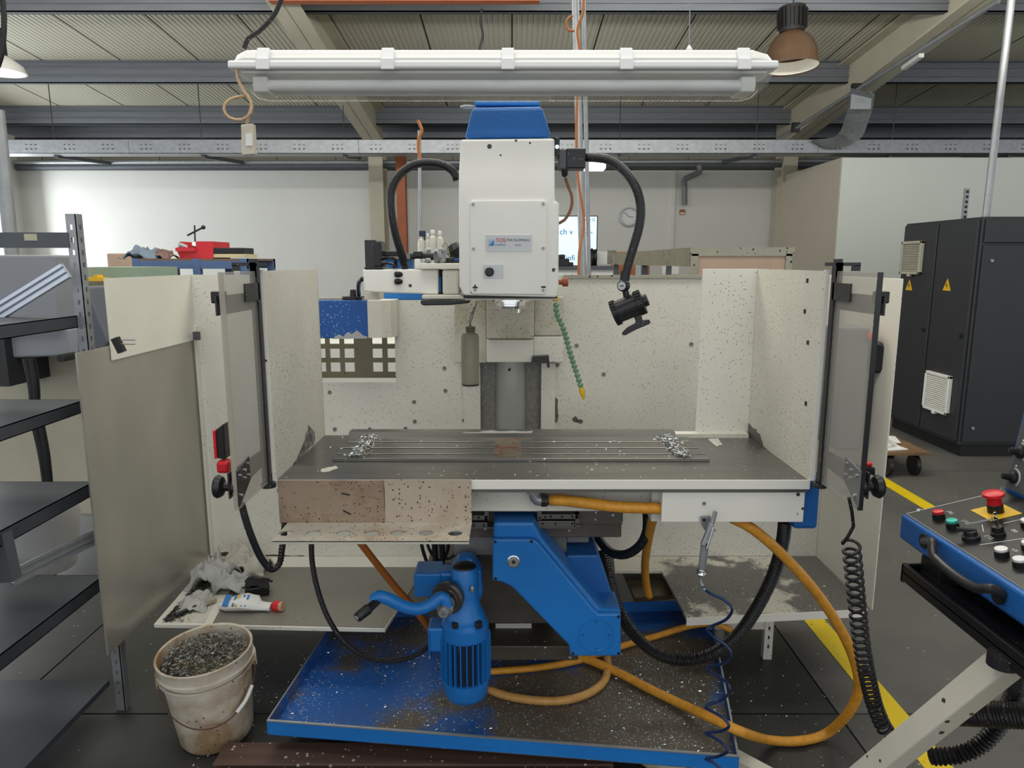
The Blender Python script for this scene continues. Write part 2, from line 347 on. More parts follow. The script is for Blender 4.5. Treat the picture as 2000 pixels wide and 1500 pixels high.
# ================================================================== THE SETTING
floor = struct(MB().box(-14, 14, -6, 12.6, -0.12, -0.012).build('floor', M_joint))
xs = [-13.83, -10.83, -7.83, -4.83, -1.83, 1.17, 4.17, 7.17, 10.17, 13.17]; ys = [-3.69, -0.69, 2.31, 5.31, 8.31, 11.31]
sl = None
for i, x in enumerate(xs[:-1]):
    for j, y in enumerate(ys):
        if y > 11: continue
        if sl is None:
            sl = MB().box(x + 0.004, x + 2.996, y + 0.004, y + 2.996, -0.012, 0).build('floor_slab', M_floor, floor); s0 = (x, y)
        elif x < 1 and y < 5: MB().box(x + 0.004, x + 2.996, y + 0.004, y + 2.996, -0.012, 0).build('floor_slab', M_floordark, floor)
        else: copy_part(sl, (x - s0[0], y - s0[1], 0))
# painted lines on the floor
tag(MB().box(1.32, 1.415, -2, 3.6, 0.0005, 0.0025).build('floor_line', M_yline), 'yellow painted floor line running under the front of the drip tray and right shelf', 'floor line')
tag(MB().box(2.70, 2.80, 3.2, 9.0, 0.0005, 0.0025).build('floor_line', M_yline), 'yellow painted floor line in front of the charcoal cabinets, behind the control console', 'floor line')

# roof: falls 4.9 degrees towards the back wall
SL = 0.0857
def zpur(Y): return 4.70 - SL * Y          # underside of the purlins
def zroof(Y): return zpur(Y) + 0.26
ceiling = struct(MB().hexa([(-12, -6, zroof(-6) + .06), (12, -6, zroof(-6) + .06), (12, 12.7, zroof(12.7) + .06), (-12, 12.7, zroof(12.7) + .06),
                            (-12, -6, zroof(-6) + .12), (12, -6, zroof(-6) + .12), (12, 12.7, zroof(12.7) + .12), (-12, 12.7, zroof(12.7) + .12)]).build('ceiling', M_olive))
def roof_panel(x):
    m = MB(); n = 16; pr = []
    for k in range(n):
        a = x + 0.010 + 0.980 * k / n; w = 0.980 / n
        pr += [(a, 0), (a + w * .55, 0), (a + w * .7, .0055), (a + w * .85, .0055)]
    pr.append((x + .990, 0)); A = [m.v((p, -6, zroof(-6) + q)) for p, q in pr]; B = [m.v((p, 12.6, zroof(12.6) + q)) for p, q in pr]
    for i in range(len(pr) - 1): m.bm.faces.new([A[i], A[i + 1], B[i + 1], B[i]])
    t = [m.v((x + .994, -6, zroof(-6) + .05)), m.v((x + .006, -6, zroof(-6) + .05)), m.v((x + .006, 12.6, zroof(12.6) + .05)), m.v((x + .994, 12.6, zroof(12.6) + .05))]; m.bm.faces.new(t)
    return m
rp = roof_panel(-10).build('roof_panel', M_olive, ceiling)
for k in range(1, 20): copy_part(rp, (k, 0, 0))
def purlin(Y, h=0.26):
    m = MB(); z = zpur(Y)
    m.box(-12, 12, Y, Y + 0.012, z, z + h); m.box(-12, 12, Y, Y + 0.075, z, z + 0.012); m.box(-12, 12, Y - 0.02, Y + 0.012, z + 0.075, z + 0.085); m.box(-12, 12, Y - 0.02, Y + 0.012, z + 0.175, z + 0.185)
    m.box(-12, 12, Y - 0.06, Y, z + h - 0.012, z + h); m.box(-12, 12, Y + .063, Y + .075, z, z + .03)
    return m
for Y in (-3, -0.9, 1.2, 3.3, 5.45, 7.6, 9.7, 11.6): purlin(Y).build('purlin', M_galvdark, ceiling)
purlin(12.45, 0.2).build('purlin', M_galvdark, ceiling)
def rafter(X):
    m = MB()
    def zb(Y): return 4.86 - 0.127 * Y if Y > 4 else 4.35
    Ys = [-6, 4, 7, 12.2]
    for a, b in zip(Ys, Ys[1:]):
        za, zb_, ta, tb = zb(a), zb(b), zpur(a) + 0.235, zpur(b) + 0.235
        if a < 4: za = zb_ = 4.35; 
        m.hexa([(X - .145, a, za), (X + .145, a, za), (X + .145, b, zb_), (X - .145, b, zb_), (X - .145, a, za + .02), (X + .145, a, za + .02), (X + .145, b, zb_ + .02), (X - .145, b, zb_ + .02)])
        m.hexa([(X - .145, a, ta - .02), (X + .145, a, ta - .02), (X + .145, b, tb - .02), (X - .145, b, tb - .02), (X - .145, a, ta), (X + .145, a, ta), (X + .145, b, tb), (X - .145, b, tb)])
        m.hexa([(X - .008, a, za), (X + .008, a, za), (X + .008, b, zb_), (X - .008, b, zb_), (X - .008, a, ta), (X + .008, a, ta), (X + .008, b, tb), (X - .008, b, tb)])
    return m
rafter(-2.13).build('rafter', M_frame, ceiling); rafter(4.35).build('rafter', M_frame, ceiling)
for x in (-2.13, 4.35):
    c = MB(); c.box(x - .11, x + .11, 11.5, 11.53, 0, 3.45); c.box(x - .11, x + .11, 11.87, 11.9, 0, 3.45); c.box(x - .008, x + .008, 11.53, 11.87, 0, 3.45)
    struct(c.build('trim_1' if x < 0 else 'trim_2', M_frame))

wall_back = struct(MB().box(-9, 9, 12.0, 12.5, 0, 3.06).build('wall_back', M_whitewall))
for x in (-1.75, 2.62):
    MB().box(x, x + .05, 11.965, 12.0, 0, 3.05).build('joint_cover', M_whitewall, wall_back)
wall_upper = struct(MB().box(-12, 12, 12.6, 12.75, 0, 4.2).build('wall_upper', M_upper))
u0 = None
for k in range(20):
    if u0 is None: u0 = MB().box(-10 + .008, -9 - .008, 12.57, 12.6, 3.0, 3.85).build('wall_panel', M_upper, wall_upper)
    else: copy_part(u0, (k, 0, 0))
# white room built into the hall on the right
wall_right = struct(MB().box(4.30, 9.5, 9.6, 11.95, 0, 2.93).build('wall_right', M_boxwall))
MB().box(4.285, 4.30, 9.6, 11.95, 0, 2.93).build('side_face', mat('beige_side_tone', srgb(196, 187, 170), .8, var=.03), wall_right)  # side panel toned darker and beiger than the front face
# left wall with its window band
wl = MB(); wl.box(-8.3, -8.05, 4, 5.2, 0, 3.4); wl.box(-8.3, -8.05, 5.2, 12, 0, 0.8); wl.box(-8.3, -8.05, 5.2, 12, 3.05, 3.6); wl.box(-8.3, -8.05, 11.7, 12, .8, 3.05)
wall_left = struct(wl.build('wall_left', M_whitewall))
M_day = mat('daylit_pane', (0.95, 0.98, 1), 0.4, var=0, emit=1.3)
fr = MB()
for y in (5.2, 6.8, 8.4, 10.0, 11.6): fr.box(-8.12, -8.0, y, y + .1, .8, 3.05)
fr.box(-8.12, -8.0, 5.2, 11.7, .8, .88); fr.box(-8.12, -8.0, 5.2, 11.7, 2.97, 3.05)
w1 = struct(fr.build('window_1', M_frame))
for y in (5.3, 6.9, 8.5, 10.1): MB().box(-8.14, -8.12, y, y + 1.5, .88, 2.97).build('pane', M_day, w1)

# ================================================================== OVERHEAD SERVICES
ct = thing('cable_tray', 'long perforated galvanised cable tray hung across the hall below the roof', 'cable tray', (0, 9.7, 3.0))
def tray_seg(x0, x1):
    m = MB(); z0 = 2.99
    holes = []
    x = x0 + .15
    while x < x1 - .1:
        for a in (0, .06, .12):
            holes += [(x + a, x + a + .028, z0 + .105, z0 + .118), (x + a, x + a + .028, z0 + .05, z0 + .063)]
        x += .5
    m.plate(x0, x1, z0, z0 + .17, 9.66, .006, holes); m.box(x0, x1, 9.66, 9.95, z0, z0 + .006); m.box(x0, x1, 9.944, 9.95, z0, z0 + .17)
    return m
x = -8.0
while x < 8.9:
    tray_seg(x, x + 2.995).build('tray_length', M_galv, ct); x += 3
for (a, b) in (((97, 168), (107, 285)), ((385, 168), (395, 287)), ((671, 245), (673, 290)), ((1209, 200), (1210, 288)), ((1478, 200), (1476, 283)), ((1744, 160), (1742, 281))):
    p = P(*b, 9.8); q = Vector((p.x, 9.8, zpur(9.7) + .02)); MB().cyl(p, q, .006, n=6).build('threaded_rod', M_blackmet, ct)
for (a, b) in (((107, 285), (218, 319)), ((395, 287), (477, 318)), ((673, 290), (702, 308)), ((1210, 289), (1186, 312)), ((1476, 284), (1410, 316)), ((1742, 282), (1640, 312)), ((1975, 284), (1880, 305))):
    p, q = P(*a, 9.8), P(*b, 11.95); p.z = 2.975; MB().beam(p, q, .05, .05).build('strut', M_rackgrey, ct)
# riser bend of the tray
rb = thing('cable_tray_riser', 'curved galvanised cable tray bend rising to the right roof beam', 'cable tray', P(1670, 275, 9.5))
pts = [P(1600, 283, 9.6), P(1640, 278, 9.5), P(1662, 262, 9.3), P(1672, 235, 9.1), P(1680, 210, 8.9), P(1684, 180, 8.7)]
sp_ = spline(pts, .05); m = MB(); W = Vector((.12, 0, 0)); A = None
for i, p in enumerate(sp_):
    w = Vector((.14, 0, -.03)) if i > len(sp_) * .3 else Vector((.10, 0, -.05)); cur = [m.v(p - w), m.v(p + w), m.v(p + w + Vector((0, -.02, .01))), m.v(p - w + Vector((0, -.02, .01)))]
    if A:
        for k in range(4): m.bm.faces.new([A[k], A[(k + 1) % 4], cur[(k + 1) % 4], cur[k]])
    else: m.bm.faces.new(cur)
    A = cur
m.bm.faces.new(A); m.build('bend', M_galv, rb, smooth=True)
pbox(MB(), 1662, 180, 1702, 213, 8.75, .02).build('perforated_end', M_galv, rb)
tag(MB().tube([(-8, 11.85, P(100, 317, 11.85).z), (0, 11.85, P(900, 317, 11.85).z), (6, 11.85, P(1500, 314, 11.85).z)], .035, smooth=False).build('wall_pipe', M_galv, smooth=True), 'thin pale service pipe along the top of the back wall', 'pipe')
tag(MB().tube([(-8, 11.9, 3.10), (8, 11.9, 3.14)], .055, smooth=False).build('wall_pipe', M_rackgrey, smooth=True), 'dark thick service pipe along the top of the back wall, below the pale one', 'pipe')
tag(MB().tube([P(1365, 322, 11.85), P(1366, 336, 11.85), P(1338, 350, 11.85), P(1337, 362, 11.85), P(1337, 400, 11.85)], .045, n=12).build('drain_pipe', mat('grey_plastic_pipe', srgb(120, 122, 122), .5), smooth=True), 'grey bent drain pipe end on the back wall right of the clock', 'pipe')
sg = MB().box(P(1328, 414, 11.96).x, P(1338, 414, 11.96).x, 11.97, 11.99, P(0, 419, 11.96).z, P(0, 409, 11.96).z).build('wall_sign', M_orangesteel); tag(sg, 'tiny orange sign on the back wall below the drain pipe', 'sign')
MB().box(P(1329, 414, 11.96).x, P(1337, 414, 11.96).x, 11.962, 11.97, P(0, 418, 11.96).z, P(0, 415, 11.96).z).build('white_strip', M_paper, sg)

# orange crane rail just at the top of the frame
tag(MB().box(-2.2, 0.25, 6.9, 7.0, P(700, 1, 6.9).z, P(700, -18, 6.9).z).build('crane_rail', M_orangesteel), 'orange steel rail under the roof at the top edge, left of centre', 'rail')

# high-bay lamp
p = P(1545, 136, 7.3); p0 = P(1541, 80, 7.3)
hb = thing('high_bay_lamp', 'brown bell-shaped high bay lamp hanging at the right end of the strip light', 'lamp', p)
ax = Vector((0.02, -0.06, -1)).normalized()
top = p - ax * .36
MB().lathe(top, ax, [(0, .07), (.02, .10), (.06, .16), (.12, .205), (.2, .235), (.30, .25), (.34, .262), (.345, .262), (.335, .255), (.25, .235), (.12, .19), (.03, .1)], 36).build('reflector', M_brown, hb, smooth=True)
MB().lathe(top, ax, [(.335, .25), (.3, .245), (.2, .22), (.12, .18), (.05, .08), (.05, 0)], 36).build('reflector_lining', M_refl, hb, smooth=True)
MB().cyl(top - ax * .21, top + ax * .02, .125, .115, 18).build('gear_housing', M_black, hb, smooth=True)
m = MB()
for k in range(18):
    a = k * math.pi / 9; m.box(0, 0, 0, 0, 0, 0) if False else m.beam(top - ax * .19 + Vector((math.cos(a), math.sin(a), 0)) * .13, top - ax * .02 + Vector((math.cos(a), math.sin(a), 0)) * .125, .03, .008, up=(math.cos(a + 1.57), math.sin(a + 1.57), 0))
m.build('cooling_fins', M_black, hb)['kind'] = 'stuff'
MB().cyl(top - ax * .2, Vector((top.x, top.y, zpur(7.3) + .0)), .008, n=8).build('hanging_rod', M_blackmet, hb)
p = P(2, 142, 7.3); hb2 = thing('high_bay_lamp', 'white lit lamp cut off by the left picture edge', 'lamp', p)
MB().lathe(p + Vector((0, 0, .15)), (0, 0, -1), [(0, .08), (.08, .19), (.15, .22), (.15, .2), (.08, .17), (.02, .07)], 28).build('reflector', M_whiteplastic, hb2, smooth=True)
MB().cyl(p + Vector((0, 0, .14)), p + Vector((0, 0, .4)), .07, n=14).build('gear_housing', M_black, hb2, smooth=True); MB().sphere(p + Vector((0, 0, .08)), .1, 12).build('bulb', M_lamp, hb2, smooth='all')
# lit luminaire behind the milling head
lm = thing('wall_luminaire', 'small lit luminaire behind the milling head, right side', 'lamp', P(1163, 322, 10.4))
pbox(MB(), 1143, 287, 1210, 292, 10.4, .3).build('housing', M_whiteplastic, lm); pbox(MB(), 1143, 317, 1183, 329, 10.3, .3).build('lamp_panel', M_lamp, lm)
MB().beam(P(1208, 292, 10.4), P(1180, 318, 10.4), .05, .05).build('bracket', M_whiteplastic, lm)
# slim fluorescent right of the roof beam
tag(MB().beam(P(1765, 133, 8.2), P(1800, 108, 7.8), .05, .04).build('strip_lamp', M_whiteplastic), 'short pale strip lamp under the roof beyond the right roof beam', 'lamp')
# duct pipes along the right rafter
m = MB(); m.tube([P(1500, 285, 11.0), P(1950, 2, 7.0)], .025, smooth=False); tag(m.build('conduit', M_galv, smooth=True), 'thin conduit running up along the right roof beam', 'conduit')
for i, (t) in enumerate((.18, .5)):
    q = P(1500, 285, 11.0).lerp(P(1950, 2, 7.0), t); g = MB().box(q.x - .05, q.x + .05, q.y - .03, q.y + .03, q.z - .05, q.z + .08).build('clamp', M_blackmet)
    tag(g, 'small dark pipe clamp on the right roof beam, %s' % ('lower one near the column' if i == 0 else 'upper one towards the top edge'), 'clamp')

# conduit posts behind and beside the machine
def post(name, a, b, r, lbl, mt=None, cat='pipe'):
    d = (b - a).normalized(); m = MB(); m.tube([a, b], r, 14, smooth=False)
    o = m.build(name, mt or M_galv, smooth=True); return tag(o, lbl, cat)
post('conduit_post', P(1123, -20, 3.7), P(1141, 620, 3.45), .018, 'thicker galvanised conduit post right behind the milling head')
post('conduit_post', P(1139, -20, 3.75), P(1152, 620, 3.6), .011, 'thinner galvanised conduit post beside the thick one behind the head')
post('conduit_post', P(819, 255, 4.2), P(829, 1275, 4.2), .010, 'thin grey conduit post left of the milling head with orange cables on top')
post('conduit_post', P(-6, 215, 3.9), P(26, 520, 3.9), .035, 'thick steel pipe standing at the left picture edge behind the rack')
post('conduit_post', P(1978, -25, 5.9), P(1924, 440, 5.9), .028, 'tall grey steel pipe standing behind the charcoal cabinets')
tag(MB().tube([P(1140, -10, 3.4), P(1138, 25, 3.4), P(1128, 60, 3.4), P(1134, 120, 3.4), P(1127, 200, 3.4), P(1127, 330, 3.4), P(1140, 430, 3.4), P(1131, 500, 3.35), P(1132, 600, 3.3)], .0065).build('orange_cable', M_orangecable, smooth=True), 'orange cable strapped down the conduit post behind the head', 'cable')
tag(MB().tube([P(1118, 30, 3.4), P(1107, 40, 3.4), P(1109, 58, 3.4), P(1122, 60, 3.4)], .0055).build('orange_cable', M_orangecable, smooth=True), 'short orange cable loop beside the conduit post at the top', 'cable')
tag(MB().tube([P(816, 235, 4.15), P(824, 255, 4.15), P(818, 270, 4.15), P(817, 290, 4.15), P(821, 312, 4.15)], .009).build('orange_cable', M_orangecable, smooth=True), 'orange cable knot on top of the thin post left of the head', 'cable')
tag(MB().tube([P(941, 18, 7.4), P(939, 45, 7.4), P(943, 70, 7.4), P(936, 100, 7.4)], .012).build('chain', M_blackmet, smooth=True), 'thin dark chain hanging from the roof above the strip light', 'chain')
tag(MB().tube([P(3, -20, 3.0), P(8, 40, 3.0), P(4, 100, 3.0), P(-6, 135, 3.0)], .010).build('black_cable', M_blackrub, smooth=True), 'black cable at the top left picture edge', 'cable')

# ================================================================== THINGS AT THE BACK WALL
ck = thing('wall_clock', 'round white wall clock on the back wall right of the milling head', 'clock', P(1228, 424, 11.95))
c0 = P(1228, 424, 11.96)
MB().lathe(c0 + Vector((0, 0.02, 0)), (0, -1, 0), [(0, .155), (.05, .155), (.06, .14), (.045, .128)], 32).build('clock_rim', M_silver, ck, smooth=True)
MB().lathe(c0, (0, -1, 0), [(0, .13), (.02, .13)], 32, True).build('dial', M_paper, ck)
m = MB()
for k in range(12):
    a = k * math.pi / 6; d = Vector((math.sin(a), 0, math.cos(a))); m.beam(c0 + d * .10 + Vector((0, -.022, 0)), c0 + d * .118 + Vector((0, -.022, 0)), .006, .003, up=(0, 1, 0))
m.build('hour_marks', M_ink, ck)['kind'] = 'stuff'
MB().beam(c0 + Vector((0, -.026, 0)), c0 + Vector((.075, -.026, -.002)), .008, .003, up=(0, 1, 0)).build('hour_hand', M_ink, ck)
MB().beam(c0 + Vector((0, -.03, 0)), c0 + Vector((-.075, -.03, .075)), .006, .003, up=(0, 1, 0)).build('minute_hand', M_ink, ck)
tv = thing('wall_screen', 'lit pale-blue screen with dark text, mounted behind the milling head', 'screen', P(1120, 520, 10))
pbox(MB(), 1062, 421, 1167, 520, 10, .05).build('screen_case', M_blackmet, tv); pbox(MB(), 1064, 423, 1165, 518, 9.99, .01).build('screen_panel', M_screen, tv)
def fx(px, py, Y): return Matrix.Translation(P(px, py, Y)) @ FACE
text('ch v', .11, fx(1106, 453, 9.98), M_blueprint, tv); text('infi', .11, fx(1114, 504, 9.98), M_blueprint, tv)
text('k tiskove...', .06, fx(1108, 430, 9.98), M_blueprint, tv) if False else None
text('orde G', .06, fx(1150, 429, 9.98), M_blueprint, tv); text('nomi', .06, fx(1149, 454, 9.98), M_blueprint, tv)
tag(MB().box(P(775, 400, 10.5).x, P(792, 400, 10.5).x, 10.5, 10.7, 0, P(780, 300, 10.5).z).build('orange_post', M_orangesteel), 'orange steel post behind the left arc of the black hose', 'post')
# workbench with clutter under the screen
wb = thing('workbench', 'grey workbench with vice and papers below the lit screen', 'workbench', P(1180, 560, 8.2))
pbox(MB(), 1040, 520, 1210, 526, 8.2, .7).build('worktop', M_rackgrey, wb); pbox(MB(), 1060, 526, 1205, 545, 8.25, .6).build('drawer_front', M_whiteplastic, wb)
pbox(MB(), 1060, 545, 1205, 780, 8.3, .6).build('carcass', M_rackgrey, wb)
m = MB(); pbox(m, 1090, 505, 1112, 520, 8.3, .2); pbox(m, 1092, 497, 1104, 505, 8.3, .15); pbox(m, 1100, 512, 1120, 520, 8.35, .1)
tag(m.build('bench_vice', M_black, bevel=.01), 'black bench vice on the workbench left of the conduit post', 'vice')
tag(MB().lathe(P(1151, 503, 8.4), (1, 0, 0), [(0, .02), (0, .09), (.03, .11), (.05, .09), (.08, .1), (.09, .02)], 12, True).build('black_reel', M_black, smooth=True), 'black ribbed reel beside the conduit post on the workbench', 'reel')
tag(pbox(MB(), 1162, 491, 1186, 516, 8.5, .02).build('paper_sheet', M_paper), 'white sheet of paper pinned upright right of the screen', 'paper')
tag(pbox(MB(), 1186, 489, 1204, 516, 8.5, .02).build('photo_calendar', mat('calendar_print', srgb(140, 136, 126), .5, var=.5, vscale=30)), 'dark picture calendar beside the sheet of paper', 'calendar')
tag(MB().box(P(1204, 500, 8.9).x, P(1270, 500, 8.9).x, 8.9, 9.4, 0, P(1204, 492, 8.9).z).build('wooden_cupboard', M_wood2, bevel=.01), 'orange-brown wooden cupboard behind the work lamp arm', 'cupboard')
# slotted-angle rack with pinkish board top behind the right of the machine
rk = thing('angle_rack', 'speckled steel frame table with a pinkish board panel behind the machine guard', 'rack', (.9, 3.4, 0))
xa, xb = P(1352, 500, 3.4).x, P(1552, 500, 3.4).x; zt = P(1400, 483, 3.4).z
MB().box(xa + .025, xb - .02, 3.41, 3.43, 1.35, zt - .03).build('board', M_board, rk)
m = MB(); m.box(xa, xb, 3.4, 3.44, zt - .025, zt); m.box(xa, xb, 3.4, 3.41, zt - .04, zt - .025); m.build('front_rail', M_speckframe, rk)
for xx in (xa, xb - .04): MB().box(xx, xx + .03, 3.4, 3.43, 0, zt - .03).build('post', M_speckframe, rk)
for xx in (xa, xb - .04): MB().box(xx, xx + .035, 3.44, 6.0, zt - .09, zt).build('side_rail', mat('olive_rail', srgb(122, 118, 98), .6, var=.15, speck=.4, sscale=40), rk)
MB().box(xa, xb, 6.0, 6.04, zt - .09, zt).build('back_rail', M_galv, rk)
for xx in (xa, xb - .04):
    for yy in (4.7, 6.0):
        hs = [(xx + .0, 0, 0)]; MB().box(xx, xx + .04, yy, yy + .04, 0, zt - .09).build('post', M_rackgrey, rk)
MB().box(xa + .05, xb - .05, 3.45, 6.0, 1.30, 1.32).build('lower_shelf', M_rackgrey, rk)
tag(pbox(MB(), 1293, 508, 1326, 535, 9.0, .02).build('wall_notice', M_paper), 'pale notice sheet seen under the side rail of the angle rack', 'notice')
tag(MB().box(P(1243, 500, 7).x, P(1256, 500, 7).x, 7.0, 7.05, 0, P(1243, 497, 7).z).build('rack_post', M_galv), 'narrow galvanised rack post left of the angle rack', 'post')

# charcoal electrical cabinet block
CX, CY0, CY1, CH = 3.69, 5.7, 6.8, 1.945
cb = thing('electrical_cabinet', 'tall charcoal electrical cabinets with vent grilles on the right', 'cabinet', (CX, CY0, 0))
MB().box(CX, 6.5, CY0, CY1, .1, CH).build('body', M_cab, cb, bevel=.008)
MB().box(CX + .04, 6.4, CY0 + .03, CY1, 0, .1).build('plinth', M_black, cb)
for (a, b) in ((CY0 + .02, CY0 + .535), (CY0 + .555, CY1 - .02)):
    d = MB().box(CX - .022, CX, a, b, .13, CH - .02).build('door', M_cab, cb, bevel=.005)
    MB().lathe((CX - .022, a + .06, 1.0), (-1, 0, 0), [(0, .018), (.012, .018), (.012, .006)], 12, True).build('door_lock', M_black, d)
for (a, b, z0, z1) in ((CX + .02, CX + .62, .13, CH - .22), (CX + .64, CX + 1.3, .13, CH - .22), (CX + .02, CX + 1.3, CH - .2, CH - .02)):
    d = MB().box(a, b, CY0 - .02, CY0, z0, z1).build('door', M_cab, cb, bevel=.005)
    if z0 < .2:
        for xx in (a + .07, b - .07):
            for zz in (z0 + .12, z1 - .12): MB().lathe((xx, CY0 - .02, zz), (0, -1, 0), [(0, .014), (.01, .012)], 10, True).build('door_lock', M_galv, d)
def grille(y0, y1, z0, z1, mt):
    g = MB(); g.box(CX - .055, CX - .022, y0, y0 + .025, z0, z1); g.box(CX - .055, CX - .022, y1 - .025, y1, z0, z1); g.box(CX - .055, CX - .022, y0, y1, z0, z0 + .025); g.box(CX - .055, CX - .022, y0, y1, z1 - .025, z1); g.box(CX - .03, CX - .022, y0, y1, z0, z1)
    g.box(CX - .06, CX - .03, (y0 + y1) / 2 - .02, (y0 + y1) / 2 + .02, z0 - .02, z0 + .01)
    o = g.build('vent_grille', mt, cb, bevel=.004); s0_ = None; n = 16
    for k in range(n):
        z = z0 + .03 + (z1 - z0 - .06) * k / n
        if s0_ is None: s0_ = MB().hexa([(CX - .05, y0 + .025, z), (CX - .028, y0 + .025, z + .012), (CX - .028, y1 - .025, z + .012), (CX - .05, y1 - .025, z), (CX - .05, y0 + .025, z + .006), (CX - .028, y0 + .025, z + .018), (CX - .028, y1 - .025, z + .018), (CX - .05, y1 - .025, z + .006)]).build('slat', mt, o)
        else: copy_part(s0_, (0, 0, (z1 - z0 - .06) * k / n))
def onX(px, py): q = PX(px, py, CX - .04); return q
a, b = onX(1803, 470), onX(1758, 535); grille(a.y, b.y, 1.6 + (b.z - 1.6), a.z, mat('dusty_grille', srgb(176, 172, 158), .6))
a, b = onX(1858, 735), onX(1802, 800); grille(a.y, b.y, onX(1830, 805).z, onX(1830, 728).z, M_whiteplastic)
for (px, py) in ((1776, 557), (1850, 557)):
    q = PX(px, py, CX - .023); m = MB(); m.prism([(CX - .023, q.y - .055, q.z - .045), (CX - .023, q.y + .055, q.z - .045), (CX - .023, q.y, q.z + .055)], (-.002, 0, 0)); w = m.build('warning_label', M_yellow, cb)
    MB().prism([(CX - .0255, q.y + .005, q.z + .025), (CX - .0255, q.y + .014, q.z - .008), (CX - .0255, q.y + .003, q.z - .005), (CX - .0255, q.y + .004, q.z - .032), (CX - .0255, q.y - .012, q.z + .002), (CX - .0255, q.y - .001, q.z)], (-.001, 0, 0)).build('flash_symbol', M_ink, w)
rl = thing('cable_ladder', 'short upright perforated metal rail on top of the charcoal cabinet', 'rail', PX(1885, 428, CX + .3))
q = PX(1884, 428, CX + .2); MB().box(q.x - .02, q.x + .02, q.y, q.y + .02, CH, CH + .27).build('rail', M_galv, rl); 
for k in range(6): MB().box(q.x - .01, q.x + .01, q.y - .004, q.y, CH + .02 + k * .042, CH + .042 + k * .042).build('slot', M_ink, rl)
# paper and trolley on the floor by the cabinets
tr = thing('low_trolley', 'low trolley with a wooden board and steel handle in front of the cabinets', 'trolley', (3.3, 5.7, 0))
a = PZ(1735, 866, .25); MB().box(a.x - .15, a.x + .30, a.y - .05, a.y + .5, .17, .19).build('board', mat('dirty_board', srgb(120, 92, 64), .7, var=.3), tr)
m = MB().tube([PZ(1728, 856, .28), PZ(1772, 884, .12)], .014, smooth=False); m.build('handle', M_whiteplastic, tr, smooth=True)
for dx, dy in ((0, 0), (.22, .02), (0, .4), (.22, .4)):
    MB().cyl((a.x + dx - .015, a.y + dy, .08), (a.x + dx + .015, a.y + dy, .08), .08, n=16).build('wheel', M_black, tr, smooth=True)
for i, (dx, dy, rz, lb) in enumerate(((0, .1, .2, 'lower white sheet of paper on the low trolley board'), (.08, .32, -.3, 'upper white sheet of paper at the back of the low trolley'))):
    m = MB(); m.M = Matrix.Translation((a.x + dx, a.y + dy, .192 + .012 * i)) @ Matrix.Rotation(rz, 4, 'Z'); m.box(-.15, .15, -.105, .105, 0, .008); tag(m.build('paper_sheet', M_paper), lb, 'paper')

# ================================================================== LEFT BACKGROUND
bt = thing('blue_rack_table', 'blue slotted steel rack table in front of the back wall, holding a red bin', 'rack', (-2.2, 5, 0))
YB = 5.0; zt = P(370, 505, YB).z; x0, x1 = P(258, 510, YB).x, P(482, 510, YB).x
MB().box(x0, x1, YB, YB + .6, zt - .015, zt).build('shelf_board', mat('brown_hardboard', srgb(120, 98, 84), .7), bt)
for yy in (YB, YB + .57): MB().box(x0, x1, yy, yy + .03, zt - .07, zt - .015).build('rail', M_bluerack, bt)
for xx in (x0, P(385, 520, YB).x - .03, x1 - .05):
    for yy in (YB, YB + .56): MB().box(xx, xx + .05, yy - .004, yy + .04, 0, zt - .0).build('post', M_bluerack, bt)
pk = thing('pink_panels', 'pinkish boards standing under the blue rack table', 'board', P(320, 600, 5.3))
pbox(MB(), 285, 520, 315, 620, 5.35, .03).build('board', M_pink, pk); pbox(MB(), 322, 520, 345, 620, 5.35, .03).build('board', M_pink, pk); pbox(MB(), 276, 518, 284, 620, 5.34, .05).build('edge_strip', M_frame, pk)
bn = thing('red_bin', 'red plastic parts bin on top of the blue rack table', 'bin', P(372, 504, YB + .1))
xl, xr = P(340, 490, YB).x, P(410, 490, YB).x; zb_ = zt; zh = P(370, 471, YB).z
def slab(m, a, b, c, d, t):   # thin quad slab
    n = (Vector(b) - Vector(a)).cross(Vector(d) - Vector(a)).normalized() * t; m.hexa([a, b, c, d] + [Vector(q) + n for q in (a, b, c, d)]); return m
m = MB(); y0, y1 = YB + .05, YB + .35; xm = P(378, 490, YB).x
slab(m, (xl + .02, y0, zb_), (xm, y0, zb_), (xm, y0, zb_ + .06), (xl, y0 - .02, zb_ + .075), .006); slab(m, (xm, y0, zb_), (xr, y0, zb_), (xr + .01, y0, zh), (xm, y0, zh), .006)
m.box(xl, xr, y0, y1, zb_, zb_ + .006); m.box(xl, xl + .006, y0 + .04, y1, zb_, zh); m.box(xr - .006, xr, y0, y1, zb_, zh); m.box(xl, xr, y1, y1 + .006, zb_, zh); m.box(xl, xm, y0 - .03, y0 + .01, zb_ + .05, zb_ + .075)
m.build('bin_body', M_redbin, bn)
for k in range(4): MB().box(xm + .02 + k * .025, xm + .026 + k * .025, y0 - .005, y0, zb_ + .01, zh - .01).build('rib', M_redbin, bn)
m = MB(); random.seed(3)
for k in range(8): q = Vector((random.uniform(xl + .04, xm), random.uniform(y0 + .03, y1), zb_ + random.uniform(.05, .08))); m.lathe(q, (random.uniform(-1, 1), random.uniform(-1, 1), .3), [(0, .0), (0, .022), (.05, .02), (.05, 0)], 8)
tag(m.build('small_parts', M_galv), 'small grey metal parts lying in the red bin', 'parts', kind='stuff')
gs = thing('gauge_stand', 'thin black dial gauge stand sticking up behind the red bin', 'gauge stand', P(382, 500, YB + .4))
a = P(382, 505, YB + .42); a.z = zt; tp = P(380, 440, YB + .42); MB().cyl(a, tp, .006, n=8).build('rod', M_black, gs); MB().beam(P(366, 460, YB + .42), P(397, 444, YB + .42), .01, .012).build('arm', M_black, gs)
